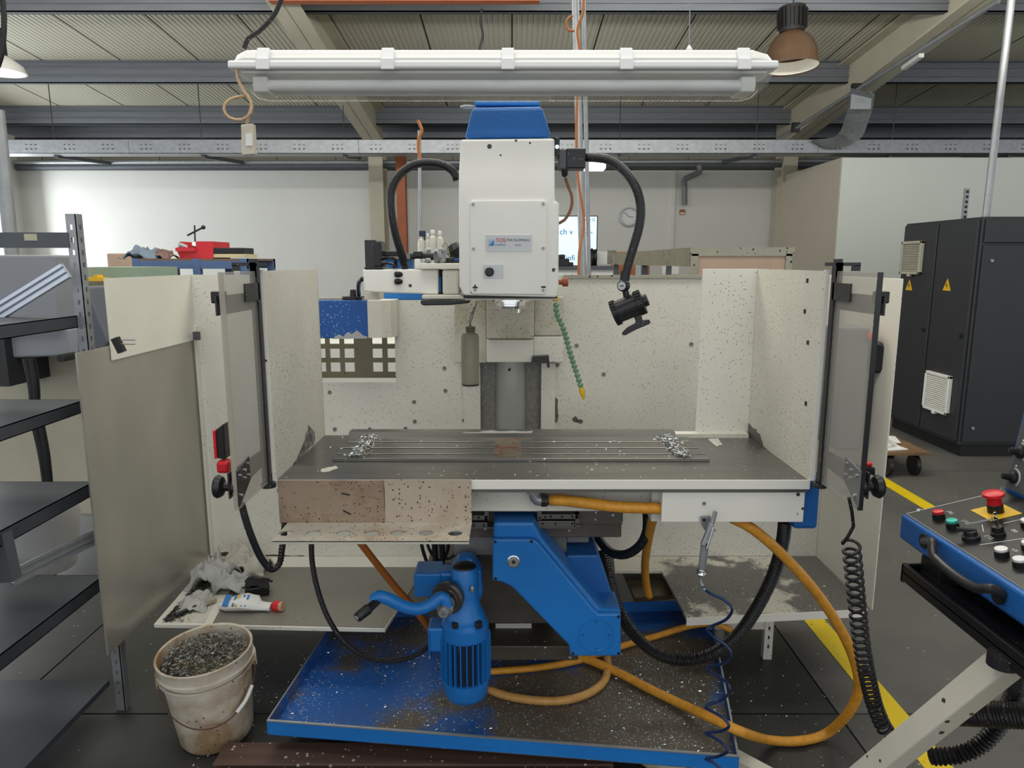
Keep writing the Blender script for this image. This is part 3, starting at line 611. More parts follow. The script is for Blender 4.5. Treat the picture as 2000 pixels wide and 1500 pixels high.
MB().sphere(P(397, 444, YB + .42), .016, 10).build('joint', M_black, gs, smooth='all'); MB().box(a.x - .05, a.x + .05, a.y - .04, a.y + .04, zt, zt + .03).build('foot', M_black, gs)
def rag(name, c, sx, sy, sz, mt, lbl, seed, cat='rag', n=26, sub=True):
    m = MB(); L = []; off = Vector((seed * 7.3, seed * 1.7, 0))
    for i in range(n):
        row = []
        for j in range(n):
            u, v_ = i / (n - 1) * 2 - 1, j / (n - 1) * 2 - 1; e = max(0, 1 - (u * u + v_ * v_) * .75)
            q = noise.noise_vector(Vector((u * 1.7, v_ * 1.7, 0)) + off); h = e ** .5 * (.55 + .5 * noise.noise(Vector((u * 2.6, v_ * 2.6, 3)) + off)) + abs(noise.noise(Vector((u * 5, v_ * 5, 9)) + off)) * .35 * e
            row.append(m.v((c[0] + (u + q.x * .35) * sx, c[1] + (v_ + q.y * .35) * sy, c[2] + max(0.002, h * sz))))
        L.append(row)
    for i in range(n - 1):
        for j in range(n - 1): m.bm.faces.new([L[i][j], L[i + 1][j], L[i + 1][j + 1], L[i][j + 1]])
    o = m.build(name, mt, smooth='all'); md = o.modifiers.new('s', 'SOLIDIFY'); md.thickness = .004
    return tag(o, lbl, cat)
q = P(285, 505, YB + .2); rag('blue_rag', (q.x, q.y, zt), .13, .15, .11, M_bluecloth, 'folded grey-blue rag on the left end of the blue rack table', 2)
q = P(318, 505, YB + .2); rag('brown_rag', (q.x, q.y, zt), .09, .12, .08, mat('brown_cloth', srgb(112, 92, 84), .9, var=.3), 'crumpled brown rag between the blue rag and the red bin', 5)
tag(pbox(MB(), 416, 484, 476, 496, YB + .05, .2).build('black_case', M_black, bevel=.005), 'flat black case on the right end of the blue rack table', 'case')
tag(pbox(MB(), 408, 496, 478, 503, YB + .05, .25).build('wooden_lath', mat('pale_wood', srgb(206, 196, 160), .6)), 'pale wooden lath under the black case on the blue rack table', 'lath')
tag(pbox(MB(), 210, 495, 258, 540, 6.5, .5).build('wall_cupboard', M_board, bevel=.01), 'small brown open box standing left of the blue rack table', 'box')
# machine behind the left rack
nm = thing('machine_tool', 'grey and beige machine with green bench top behind the left rack', 'machine', P(120, 700, 4))
pbox(MB(), -60, 690, 200, 1010, 3.6, .8).build('lower_body', mat('beige_machine', srgb(196, 192, 172), .6, var=.08), nm, bevel=.02)
m = MB(); pprism(m, [(-60, 498), (105, 498), (108, 548), (116, 640), (-60, 640)], 3.3, .18); m.build('upper_hood', M_grey, nm, bevel=.01)
pbox(MB(), 145, 522, 256, 545, 4.3, .6).build('bench_top', M_greenbench, nm); pbox(MB(), 140, 545, 215, 650, 4.3, .5).build('bench_carcass', mat('brown_steel', srgb(126, 120, 104), .5, metal=.3, var=.3), nm)
pbox(MB(), 162, 542, 204, 549, 4.2, .06).build('yellow_lit_bar', M_yellow, nm); pbox(MB(), 182, 537, 190, 542, 4.2, .06).build('yellow_lit_pin', M_yellow, nm)  # bar, pin and knob: yellow light on them put into the colour
MB().lathe(P(146, 530, 4.15), (0, 1, 0), [(0, 0), (0, .028), (.05, .028)], 14, True).build('yellow_lit_knob', M_yellow, nm, smooth=True)
MB().lathe(P(188, 622, 4.1), (1, 0, 0), [(0, .03), (.12, .03), (.12, .045), (.16, .045), (.16, .02)], 16, True).build('brass_spindle', mat('brass', srgb(200, 176, 110), .3, metal=.8), nm, smooth=True)
m = MB(); pprism(m, [(150, 560), (166, 560), (212, 668), (206, 682), (150, 690)], 3.0, .35); m.build('chute', mat('slate_panel', srgb(92, 96, 106), .5), nm, bevel=.01)
m = MB(); pprism(m, [(8, 655), (130, 642), (140, 695), (12, 700)], 3.35, .3); m.build('under_hood', M_grey, nm, bevel=.01)
pbox(MB(), -40, 640, 12, 755, 3.3, .3).build('dark_box', M_cab, nm)
MB().lathe(P(118, 700, 3.2), (0, 1, 0), [(0, 0), (0, .018), (.1, .018)], 14, True).build('black_knob', M_black, nm)
for i, (a, b) in enumerate((((50, 700), (66, 800)), ((62, 700), (72, 800)), ((66, 820), (92, 960)), ((78, 820), (98, 960)), ((86, 980), (104, 1140)), ((112, 980), (108, 1040)))):
    tag(MB().tube([P(*a, 3.2), P((a[0] + b[0]) / 2 + 3, (a[1] + b[1]) / 2, 3.2), P(*b, 3.2)], .016 if i != 5 else .008, 8).build('machine_cable', M_blackrub, smooth=True),
        ['black hose behind the rack above the second shelf, left one', 'black hose behind the rack above the second shelf, right one', 'black hose behind the rack above the third shelf, left one', 'black hose behind the rack above the third shelf, right one', 'black hose behind the rack above the bottom shelf', 'thin black cable behind the rack under the third shelf'][i], 'hose')
tag(MB().lathe((PZ(150, 1110, .52).x - .3, 2.62, .42), (0, 0, 1), [(0, 0), (0, .13), (.2, .16), (.3, .14), (.32, 0)], 24).build('white_sack', mat('white_sack', srgb(206, 206, 206), .7, var=.1), smooth=True), 'white sack behind the bottom shelf of the left rack', 'sack')

# left shelving rack (runs along the left edge towards the camera)
RX, RY = -1.425, 2.33
rk = thing('shelving_rack', 'grey slotted steel shelving rack at the left picture edge', 'shelving', (RX - .3, 1.6, 0))
def upright(x, y):
    m = MB(); zt_ = 1.75
    hs = [(x + .012, x + .02, z, z + .016) for z in [0.06 + .04 * k for k in range(42)]]
    m.plate(x, x + .032, 0, zt_, y, .002, hs)
    m.box(x + .03, x + .032, y, y + .03, 0, zt_); return m
upright(RX - .005, RY).build('upright', M_galv, rk)
m = MB(); m.M = Matrix.Translation((RX + .03, RY, 0)) @ Matrix.Rotation(math.radians(-90), 4, 'Z') @ Matrix.Translation((0, 0, 0)); 
hs = [(.010, .019, z, z + .016) for z in [0.06 + .04 * k for k in range(42)]]; m.plate(-.03, 0, 0, 1.75, 0, .002, [(-b, -a, c, d) for a, b, c, d in hs]); m.build('upright_flange', M_galv, rk)
upright(-2.05, RY).build('upright', M_galv, rk); upright(-2.05, .6).build('upright', M_galv, rk)
for i, (z, t) in enumerate(((.52, .045), (.86, .045), (1.145, .04), (1.425, .04))):
    m = MB(); m.box(-2.05, RX, .6, RY, z - .003, z); m.box(RX - .003, RX, .6, RY, z - t, z); m.box(RX - .02, RX, .6, RY, z - t, z - t + .003); m.box(-2.05, RX, RY - .003, RY, z - t, z); m.build('shelf', M_rackshelf, rk)
MB().box(-2.05, RX, RY - .004, RY + .02, P(60, 484, RY).z, P(60, 454, RY).z).build('end_beam', M_rackgrey, rk)
MB().box(P(45, 460, RY - .01).x, P(70, 460, RY - .01).x, RY - .006, RY - .004, P(60, 470, RY).z, P(60, 457, RY).z).build('label', mat('yellowed_label', srgb(180, 176, 150), .6), rk)
def chan(a, b, w, name, mt):
    m = MB(); d = (b - a).normalized(); n = Vector((0, -1, 0)); s_ = d.cross(n).normalized()
    m.beam(a, b, w, .006, up=(0, 1, 0))
    for k in (-1, 0, 1): q = d.cross(n).normalized() * w * k * .38 + Vector((0, -.008, 0)); m.beam(a + q, b + q, w * .2, .012, up=(0, 1, 0))
    return m.build(name, mt, rk)
chan(P(-40, 634, 2.27), P(131, 528, 2.29), .050, 'diagonal_brace', mat('bright_zinc', srgb(205, 212, 224), .3, metal=.6))
chan(P(25, 1128, 2.0), P(192, 1045, 2.29), .05, 'diagonal_brace', M_galv)
MB().beam(P(0, 1040, 1.9), P(20, 1132, 1.9), .04, .04, up=(0, 1, 0)).build('short_post', M_rackgrey, rk)
MB().box(-2.05, RX - .02, .6, RY, .1, .12).build('bottom_shelf', M_rackshelf, rk)

tag(MB().box(P(560, 700, 5.2).x, P(800, 700, 5.2).x, 5.2, 5.7, 0, P(700, 668, 5.2).z).build('white_cabinet', M_whiteplastic, bevel=.01), 'white cabinet top seen through the holes of the olive grid plate', 'cabinet')
# ================================================================== THE MILLING MACHINE
mm = thing('milling_machine', 'large cream and blue milling machine with sheet guards around its steel table', 'machine', (0, 2.6, 0))
ZT = 1.0; YF = 1.90; YBK = 2.42; XL = -.655; XR = .825; YW = 3.0
# ---- fixed booth
g = MB()
xo, xi = -1.34, 1.36; zb = .30; ztp = 1.545
hx0, hx1 = P(612, 700, YW).x, P(772, 700, YW).x; hz0, hz1 = P(690, 747, YW).z, P(690, 585, YW).z
b_ = MB(); b_.box(xo, hx0, YW, YW + .006, zb, ztp); b_.box(hx0, hx1, YW, YW + .006, zb, hz0); b_.box(hx1, P(895, 700, YW).x, YW, YW + .006, zb, P(800, 586, YW).z)
b_.box(P(895, 700, YW).x, P(937, 700, YW).x, YW, YW + .006, zb, P(900, 700, YW).z)
b_.build('back_panel', M_cream, mm)
scr = [(644, 766), (722, 838), (654, 838), (792, 837), (809, 785), (810, 823), (868, 719), (870, 763), (906, 821)]
screws(mm, scr, YW, .0085, M_castgrey)
b_ = MB(); x1 = P(1083, 700, YW).x; b_.box(x1, xi, YW, YW + .006, zb, P(1230, 537, YW).z); b_.build('back_panel', M_cream_chip, mm, bevel=.002)
MB().box(P(1100, 600, YW).x, P(1370, 600, YW).x, YW - .015, YW, P(0, 543, YW).z, P(0, 537, YW).z).build('panel_lip', M_speckframe, mm)
screws(mm, [(1350, 672), (1126, 675), (1179, 731), (1086, 821)], YW, .009, M_castgrey)
q0, q1 = P(937, 800, YW - .01), P(1057, 800, YW - .01)
MB().box(P(905, 760, YW - .02).x, P(938, 760, YW - .02).x, YW - .02, YW + .0, .6, P(900, 708, YW).z).build('slot_trim', M_cream, mm); MB().box(P(1057, 760, YW - .02).x, P(1084, 760, YW - .02).x, YW - .02, YW, .6, P(900, 708, YW).z).build('slot_trim', M_cream, mm)
# booth side walls, shelves
SW = MB().box(xo - .004, xo, 2.36, YW, P(0, 680, 2.7).z, ztp).build('side_wall', M_cream, mm)
MB().box(xo - .012, xo - .006, 2.18, YW, .305, 1.32).build('sliding_plate', M_steelsheet, mm)
MB().box(xo, xo + .012, YW - .02, YW, .31, 1.33).build('edge_trim', M_cream, mm)
MB().box(P(376, 650, 2.94).x, P(387, 650, 2.94).x, 2.94, 2.96, P(0, 664, 2.95).z, P(0, 648, 2.95).z).build('rail_block', M_rackgrey, mm)
MB().beam(P(225, 660, 2.16), P(239, 688, 2.16), .020, .02, up=(0, 1, 0)).build('plate_clamp', M_black, mm)
for yy in (664, 672): MB().cyl(P(236, yy, 2.16), P(264, yy, 2.16), .002, n=6).build('clamp_rod', M_galv, mm)
MB().box(xi, xi + .005, 2.50, YW, .30, ztp - .005).build('side_wall', M_cream, mm, bevel=.002)
lsx = P(757, 1225, 2.4)
m = MB(); a = PZ(300, 1219, .30); b = PZ(752, 1228, .30); c = PZ(838, 1105, .30)
m.prism([(a.x, a.y, .285), (b.x, b.y, .285), (c.x, YW, .285), (xo, YW, .285)], (0, 0, .015)); m.build('left_shelf', M_cream, mm, bevel=.002)
m = MB(); a2 = PZ(415, 1218, .3015); d2 = PZ(455, 1130, .3015); m.prism([(a2.x, a2.y, .3003), (b.x - .004, b.y + .004, .3003), (c.x - .02, YW - .12, .3003), (d2.x, YW - .12, .3003)], (0, 0, .002)); m.build('shelf_sheet', mat('dull_shelf_sheet', srgb(140, 137, 129), .4, metal=.35, var=.2, vscale=3, speck=.15, sscale=150), mm)
m = MB(); r0 = PZ(1341, 1207, .30); r1 = PZ(1694, 1190, .30); r2 = PZ(1212, 1092, .3); r3 = PZ(1560, 1075, .3)
ops = [PZ(1180, 1092, .30), PZ(1215, 1110, .3), PZ(1293, 1110, .3)]
m.prism([(r0.x, r0.y, .285), (r1.x, r1.y, .285), (xi, YW, .285), (PZ(1200, 1092, .3).x, YW, .285), (PZ(1200, 1112, .3).x, PZ(1200, 1114, .3).y, .285), (PZ(1292, 1114, .3).x, PZ(1292, 1114, .3).y, .285)], (0, 0, .015)); m.build('right_shelf', M_shelfpaint, mm, bevel=.002)
MB().beam((r0.x, r0.y, .285), (r1.x, r1.y, .285), .004, .03).build('shelf_front_lip', M_white, mm)
# ---- machine column with covers
MB().box(-.35, .35, YW + .03, 3.9, 0, 1.5).build('column', M_castgrey, mm, bevel=.01)
m = MB(); pbox(m, 937, 706, 1057, 850, YW + .02, .01); m.build('bellows', M_mesh, mm)
m = MB(); a = P(968, 700, YW - .0); b = P(1027, 700, YW); r = (b.x - a.x) / 2; cx = (a.x + b.x) / 2; A = []; n = 14
for k in range(n + 1):
    t = math.pi * k / n; A.append((cx - r * math.cos(t), YW + .015 - r * .55 * math.sin(t)))
m.prism([(x, y, .55) for x, y in A], (0, 0, P(0, 706, YW).z - .55)); m.build('way_cover', mat('light_way_cover', srgb(176, 176, 172), .4, metal=.3, var=.15), mm, smooth=True)
screws(mm, [(995, 722)], YW - .04, .006, M_ink)
m = MB(); pbox(m, 888, 584, 950, 709, YW - .10, .10); m.build('column_cover', M_cover, mm, bevel=.004)
m = MB(); pbox(m, 950, 582, 1043, 662, YW - .17, .17); m.build('column_cover', M_cover, mm, bevel=.006)
m = MB(); pbox(m, 950, 663, 1042, 708, YW - .15, .15); m.build('column_cover', M_cream, mm, bevel=.004)
m = MB(); pbox(m, 1043, 580, 1101, 656, YW - .10, .10); m.build('column_cover', M_cover, mm, bevel=.004)
m = MB(); pbox(m, 1042, 657, 1100, 708, YW - .10, .1); m.build('column_cover', M_cream, mm, bevel=.004)
m = MB(); pprism(m, [(1038, 708), (1040, 697), (1072, 695), (1074, 718), (1069, 718), (1068, 708)], YW - .2, .04); m.build('cam_bracket', M_blackmet, mm)
# ---- tool magazine on the left
m = MB(); pbox(m, 604, 584, 623, 662, 2.88, .12); m.build('magazine_end', M_cream, mm)
m = MB(); pbox(m, 622, 587, 718, 661, 2.86, .14); m.build('magazine_cover', M_bluespot, mm, bevel=.003)
m = MB(); a, b = P(718, 620, 2.86), P(769, 620, 2.86); A = [(a.x, 2.86), (b.x - .05, 2.86), (b.x - .015, 2.88), (b.x, 2.92), (b.x, 3.0), (a.x, 3.0)]
m.prism([(x, y, P(0, 660, 2.86).z) for x, y in A], (0, 0, P(0, 587, 2.86).z - P(0, 660, 2.86).z)); m.build('magazine_cover', M_cream_dirty, mm)
MB().lathe(P(690, 585, 2.92), (0, 0, 1), [(0, .045), (.012, .045), (.012, .015), (.04, .012)], 16, True).build('cable_gland', M_black, mm, smooth=True)
# perforated plate seen through the opening
m = MB(); xs_ = [616, 644, 673, 701, 728, 757]; hol = []
YG = 3.12; cols = [(P(c, 700, YG).x, P(c + 19, 700, YG).x) for c in (617, 645, 673, 728, 757)]
for (zt0, zt1) in ((672, 655), (699, 681), (726, 708)):
    for a, b in cols: hol.append((a, b, P(0, zt0, YG).z, P(0, zt1, YG).z))
m.plate(P(598, 700, YG).x, P(790, 700, YG).x, P(0, 738, YG).z, P(0, 620, YG).z, YG, .006, hol); m.build('grid_plate', M_gridplate, mm)
pbox(MB(), 606, 659, 614, 672, 2.95, .02).build('yellow_tab', M_yellow, mm)
# ---- moving table with splash guards
MB().box(XL, XR, YF, YBK, ZT - .035, ZT).build('table_tray', M_steel, mm)
wl_, wr = P(648, 905, YF + .1).x, .62
tz = ZT + .008; fy = PZ(1000, 897, tz).y; by = PZ(1000, 855, tz).y
edges = [fy, PZ(0, 889, tz).y, PZ(0, 877, tz).y, PZ(0, 865, tz).y, by]; gap = .012; bars = []
for k in range(4):
    a, b = edges[k] + (gap / 2 if k else 0), edges[k + 1] - (gap / 2 if k < 3 else 0)
    MB().box(-.545, .60, a, b, ZT, ZT + .011).build('table_strip', M_steeltable, mm, bevel=.0015)
for xx in (-.50, .50): MB().box(xx, xx + .045, fy + .0, by, ZT + .011, ZT + .0115).build('end_trough', M_castdark, mm)
m = MB(); m.prism([(-.56, YBK - .06, ZT), (-.56, YBK - .045, ZT + .022), (-.56, YBK, ZT + .022), (-.56, YBK, ZT)], (1.12, 0, 0)); m.build('rear_step', M_steel, mm)
MB().box(XR - .36, XR - .01, YBK - .04, YBK, ZT, ZT + .014).build('rear_step', M_cream_chip, mm)
MB().box(XL - .004, XR + .003, YF - .004, YF, P(0, 955, YF).z, ZT + .002).build('front_lip', M_white, mm, bevel=.001)
# red-brown stain block in the middle of the table
mk = MB(); mk.box(-.055, .03, edges[0] + .01, edges[3] + .05, ZT + .0112, ZT + .0116); mk.build('rust_stain', mat('rust_stain', srgb(122, 112, 98), .45, metal=.5, var=.3, patch=.44, pcol=srgb(120, 62, 46), pscale=34, psoft=.04), mm)
# side guards with a return flange at the back
def guard(name, x, s, mt):
    m = MB(); zt_ = 1.575
    m.box(min(x, x + s * .004), max(x, x + s * .004), YF, YBK, ZT, zt_)
    return m.build(name, mt, mm)
guard('side_guard', XL, -1, M_cream_chip); guard('side_guard', XR, 1, M_cream_chip)
MB().box(XL, P(606, 700, YBK).x, YBK - .004, YBK, ZT, 1.572).build('guard_return', M_cream, mm, bevel=.001)
MB().box(P(1364, 700, YBK).x, XR, YBK - .004, YBK, ZT, 1.575).build('guard_return', M_cream, mm, bevel=.001)
for x, s in ((XL, -1), (XR, 1)): MB().box(min(x + s * .002, x + s * .014), max(x + s * .002, x + s * .014), YF - .004, YF + .006, ZT - .0, 1.578).build('guard_front_edge', M_white, mm)
# hole marks on right guard
for (px, py) in ((1577, 548), (1578, 669), (1574, 788), (1572, 608), (1462, 592)):
    q = PX(px, py, XR - .0005); MB().box(XR - .002, XR, q.y - .006, q.y + .006, q.z - .006, q.z + .006).build('bolt_head', M_ink, mm)
# ---- under-table panels
MB().box(XL + .02, XR - .02, YF + .10, YBK, P(0, 998, YF + .1).z, ZT - .035).build('under_panel', M_cream, mm)
m = MB(); pbox(m, 1293, 955, 1571, 1020, YF + .004, .30); m.build('front_box', M_white, mm, bevel=.002)
pbox(MB(), 1273, 953, 1293, 1018, YF + .06, .24).build('box_side', M_cream, mm)
screws(mm, [(1375, 983)], YF + .004, .005, M_castgrey)
m = MB(); m.box(XR - .02, XR + .05, YF + .03, YF + .3, P(0, 1030, 1.95).z, ZT - .005); m.build('side_box', M_bluedark, mm, bevel=.012)
# elbow fitting
m = MB(); m.tube([P(1043, 958, 1.97), P(1044, 968, 1.97), P(1049, 976, 1.97), P(1062, 977, 1.97)], .0165, 14); m.lathe(P(1043, 955, 1.97), (0, 0, -1), [(0, .022), (.012, .022), (.012, .014)], 8, True); m.build('elbow_fitting', M_galv, mm, smooth=True)
m = MB(); m.lathe(P(1057, 977, 1.97), (1, 0, 0), [(0, .019), (.018, .019), (.018, .014), (.03, .014)], 6, True); m.build('hose_nut', M_blackmet, mm)
# ---- saddle and guide plates under the table
MB().box(P(915, 1000, 2.12).x, P(1215, 1000, 2.12).x, 2.12, 2.9, P(0, 1050, 2.12).z, P(0, 985, 2.12).z).build('saddle', M_castdark, mm, bevel=.004)
pb('saddle_wing', M_castdark, mm, 1130, 990, 1217, 1025, 2.10, .4, .003)
for r_ in ((958, 992, 1049, 1000), (918, 1007, 953, 1016), (946, 993, 955, 1016), (1049, 993, 1058, 1016), (1058, 1005, 1131, 1014), (1123, 1005, 1132, 1030), (918, 1021, 952, 1029), (1050, 1018, 1122, 1028)):
    o = pb('guide_strip', M_steel, mm, *r_, 2.08, .04, .001)
screws(mm, [(962, 996), (1001, 995), (1043, 996), (951, 997), (951, 1011), (922, 1011), (935, 1011), (1054, 997), (1054, 1012), (1065, 1010), (1076, 1009), (1098, 1009), (1118, 1009), (1128, 1009), (1128, 1024), (1060, 1023), (1085, 1023), (1118, 1023), (925, 1025), (945, 1025)], 2.078, .0032, M_ink)
pb('saddle_edge', M_steel, mm, 918, 1030, 1125, 1032, 2.07, .05)
pb('apron_plate', M_castgrey, mm, 886, 1032, 1107, 1085, 2.16, .5, .003)
pb('apron_wing', M_castgrey, mm, 1107, 1045, 1150, 1060, 2.16, .4, .003)
pb('knee', M_castdark, mm, 890, 1085, 1112, 1218, 2.24, .6, .004)
pb('knee_base', M_castdark, mm, 905, 1262, 1130, 1290, 2.24, .5, .004)
m = MB(); m.box(-.33, .33, 2.6, 3.4, 0, .45); m.build('pedestal', M_castdark, mm, bevel=.01)
m = MB(); pbox(m, 968, 1218, 1038, 1250, 2.36, .05); m.build('lifting_block', M_cream_chip, mm); pbox(MB(), 890, 1218, 968, 1262, 2.42, .04).build('foot_recess', M_ink, mm); pbox(MB(), 1038, 1218, 1070, 1255, 2.42, .04).build('foot_recess', M_ink, mm)
# ---- blue belt cover
YC = 1.99
bc = MB(); pprism(bc, [(962, 1053), (1041, 1053), (1052, 1060), (1160, 1192), (1169, 1199), (1213, 1199), (1213, 1282), (1114, 1282), (1111, 1261), (1000, 1147), (979, 1137), (962, 1135)], YC, .10)
bc = bc.build('belt_cover', M_blue, mm, bevel=.006)
cc = MB(); pprism(cc, [(964, 1020), (1043, 1020), (1060, 1052), (1172, 1190), (1213, 1190), (1213, 1230), (1120, 1230), (964, 1090)], YC + .02, .13); cc.build('belt_housing', M_blue, bc, bevel=.01)
c0 = P(1003, 1096, YC); MB().lathe(c0, (0, -1, 0), [(0, .019), (.004, .019), (.005, .0165), (.003, .0155), (.003, .012), (.006, .011), (.006, 0)], 24).build('shaft_ring', M_chrome, bc, smooth=True)
MB().lathe(c0 + Vector((0, -.0055, 0)), (0, -1, 0), [(0, .006), (.002, .006)], 6, True).build('hex_socket', M_ink, bc)
c1 = P(1164, 1240, YC); MB().lathe(c1, (0, -1, 0), [(0, .053), (.003, .053), (.003, .051), (.0015, .05), (.0015, 0)], 36).build('round_cap', M_blue, bc, smooth=True)
screws(bc, [(967, 1058), (1038, 1057), (968, 1130), (1119, 1276), (1208, 1276), (1208, 1204)], YC, .0045, M_blackmet)
screws(bc, [(1164, 1214), (1164, 1268), (1138, 1240), (1190, 1240)], YC - .003, .003, M_bluedark)
m = MB(); pprism(m, [(1107, 1085), (1170, 1084), (1205, 1190), (1198, 1235), (1107, 1180)], 2.12, .22); m.build('motor_guard', M_bluedark, mm, bevel=.006)
m = MB(); pbox(m, 1150, 1163, 1198, 1169, 2.11, .01); m.build('guard_rib', M_blue, mm)
# ---- knee drive gearmotor
gm = MB(); YM = 2.04
cM = P(909, 1270, YM); mx_ = cM.x; R = .073
def zpy(py, Y=YM): return P(0, py, Y).z
km = MB().lathe((mx_, YM, zpy(1378, YM - R * .6)), (0, 0, 1), [(0, .0), (0, .042), (.012, .062), (.03, .071), (.075, .073), (.0751, .066), (.215, .066), (.2151, .073), (.255, .073), (.27, .06)], 36).build('gearmotor', M_blue, mm, smooth=True)
z0f = zpy(1378, YM - R * .6) + .075
m = MB()
fin = None
for k in range(26):
    a = math.pi * 2 * k / 26; d = Vector((math.cos(a), math.sin(a), 0)); q = Vector((mx_, YM, 0)) + d * .068
    MB().beam(q + Vector((0, 0, z0f)), q + Vector((0, 0, z0f + .145)), .003, .022, up=tuple(d)).build('cooling_fin', M_blue, km)
zf = z0f + .18
MB().lathe((mx_, YM, z0f + .002), (0, 0, 1), [(0, .0668), (.136, .0668)], 30).build('fin_gap_shade', mat('speckled_gap_shade', srgb(16, 34, 60), .5, speck=.3, sscale=200, scol=srgb(150, 150, 150)), km)  # added speckled sleeve, dark to paint the shade between the fins
gb = MB().lathe((mx_, YM, zf), (0, 0, 1), [(0, .06), (.01, .062), (.03, .062), (.045, .052), (.09, .042), (.17, .042), (.182, .036)], 30).build('gear_housing', M_blue, km, smooth=True)
MB().lathe((mx_, YM, zf + .175), (0, .0, 1), [(0, .037), (.012, .034), (.018, .02), (.018, 0)], 24).build('black_cap', M_black, km, smooth=True)
MB().lathe((mx_, YM, zf - .004), (0, 0, 1), [(0, .066), (.008, .066)], 30, True).build('flange_gap', M_ink, km)
m = MB(); pprism(m, [(895, 1093), (921, 1091), (941, 1118), (943, 1160), (935, 1185), (880, 1160), (880, 1112)], YM + .03, .07); m.build('worm_housing', M_blue, km, bevel=.012)
m = MB(); pbox(m, 808, 1121, 862, 1167, YM - .0, .10); m.build('side_box', M_blue, km, bevel=.006)
MB().beam(P(850, 1130, YM + .04), P(895, 1130, YM + .04), .07, .07, up=(0, 0, 1)).build('housing_neck', M_blue, km, bevel=.01)
tb = MB(); pbox(tb, 835, 1227, 866, 1275, YM - .03, .075); tb = tb.build('terminal_box', M_blue, km, bevel=.008); pass
MB().box(P(841, 1250, YM).x, P(843, 1250, YM).x, YM - .033, YM + .05, zpy(1277), zpy(1224)).build('box_joint', M_bluedark, km)
# flange bolts
for s_ in (-.035, .035): MB().cyl((mx_ + s_ + .01, YM - .055, zf + .012), (mx_ + s_ + .01, YM - .055, zf + .03), .011, n=8).build('flange_bolt', M_blackmet, km)
MB().sphere(P(922, 1151, YM - .045), .007, 8, (1, .5, 1.6)).build('oil_plug', M_galv, km, smooth='all')
# hand wheel disc and crank
hw = P(879, 1170, YM - .065)
MB().lathe(hw + Vector((0, .04, 0)), (-.25, -1, 0), [(0, .034), (.02, .049), (.04, .050), (.047, .044), (.047, .036), (.052, .033), (.052, 0)], 32).build('hand_wheel', mat('dark_bare_metal', srgb(96, 92, 88), .35, metal=.7, var=.2), km, smooth=True)
cr = MB().tube([P(873, 1184, YM - .12), P(868, 1168, YM - .12), P(856, 1168, YM - .125), P(843, 1180, YM - .14), P(815, 1190, YM - .16), P(785, 1183, YM - .17), P(760, 1170, YM - .18), P(738, 1164, YM - .18), P(732, 1172, YM - .18)], .0175, 16).build('crank_arm', M_blue, km, smooth=True)
MB().lathe(P(873, 1178, YM - .09), (-.1, -1, -.05), [(0, .024), (.035, .024), (.04, .018), (.055, .017), (.06, .013), (.06, .006), (.052, .005), (.052, 0)], 24).build('crank_bolt', M_galv, km, smooth=True)
a, b = P(740, 1172, YM - .185), P(697, 1207, YM - .24); ax = (b - a); ln = ax.length
MB().lathe(a, ax, [(0, .010), (ln * .45, .0125), (ln * .5, .0155), (ln * .95, .014), (ln, .012), (ln, 0)], 18).build('crank_grip', M_black, km, smooth=True)
MB().lathe(b, ax, [(0, .0075), (.003, .006), (.003, 0)], 14).build('grip_end', M_galv, km, smooth=True)

# ---- spindle head
YH = 2.0
hd = MB(); pprism(hd, [(896, 340), (900, 272), (1083, 270), (1084, 392), (1091, 396), (1091, 560), (1088, 581), (905, 577), (897, 560)], YH, .48)
hd = hd.build('spindle_head', M_white, mm, bevel=.010)
pc = MB(); pprism(pc, [(918, 395), (922, 392), (1064, 391), (1068, 395), (1068, 571), (1064, 575), (924, 574), (919, 570)], YH - .006, .006); pc.build('front_cover', M_white, hd, bevel=.002)
screws(hd, [(924, 399), (1061, 398), (925, 486), (1061, 485), (928, 566), (1061, 567)], YH - .006, .0042, M_galv)
MB().box(P(905, 580, YH).x, P(1089, 580, YH).x, YH + .01, YH + .46, P(0, 583, YH).z, P(0, 577, YH).z).build('bottom_gasket', M_ink, hd)
pb('head_underside', M_cream_dirty, hd, 908, 581, 1086, 586, YH + .02, .42)
pl = MB(); pbox(pl, 949, 459, 1039, 491, YH - .0085, .0025); np_ = pl.build('name_plate', M_silver, hd); lab(np_, 'silver name plate reading TOS OLOMOUC s.r.o.')
YT = YH - .0090
def tx(s, size, px, py, mt, Y=YT, par=np_, rot=0): return text(s, size, Matrix.Translation(P(px, py, Y)) @ FACE @ Matrix.Rotation(rot, 4, 'Z'), mt, par)
tx('TOS OLOMOUC', .0088, 1012, 469, M_ink); tx('s.r.o.', .0085, 1012, 478, M_ink)
tx('TOS', .0150, 978, 469.5, M_redprint, YT - .0004); tx('OLOMOUC', .0062, 977, 478, M_blueprint, YT - .0003)
m = MB(); pprism(m, [(953, 480), (964, 480), (966, 468)], YT, .0004); m.build('logo_triangle', M_blueprint, np_)
m = MB(); pprism(m, [(954, 468), (966, 468), (954, 479)], YT + .0001, .0004); m.build('logo_triangle', mat('pale_blue_print', srgb(150, 180, 205), .5), np_)
for k in range(3): m = MB(); pprism(m, [(954, 470 + k * 3.5), (966 - k * 4, 470 + k * 3.5), (965 - k * 4, 471.2 + k * 3.5), (954, 471.2 + k * 3.5)], YT - .0002, .0002); m.build('logo_stripe', M_silver, np_)
pb('button_plate', M_silver, hd, 944, 517, 983, 544, YH - .008, .002)
MB().lathe(P(956, 531, YH - .008), (0, -1, 0), [(0, .0125), (.008, .0125), (.012, .009), (.012, 0)], 24).build('push_button', M_black, hd, smooth=True)
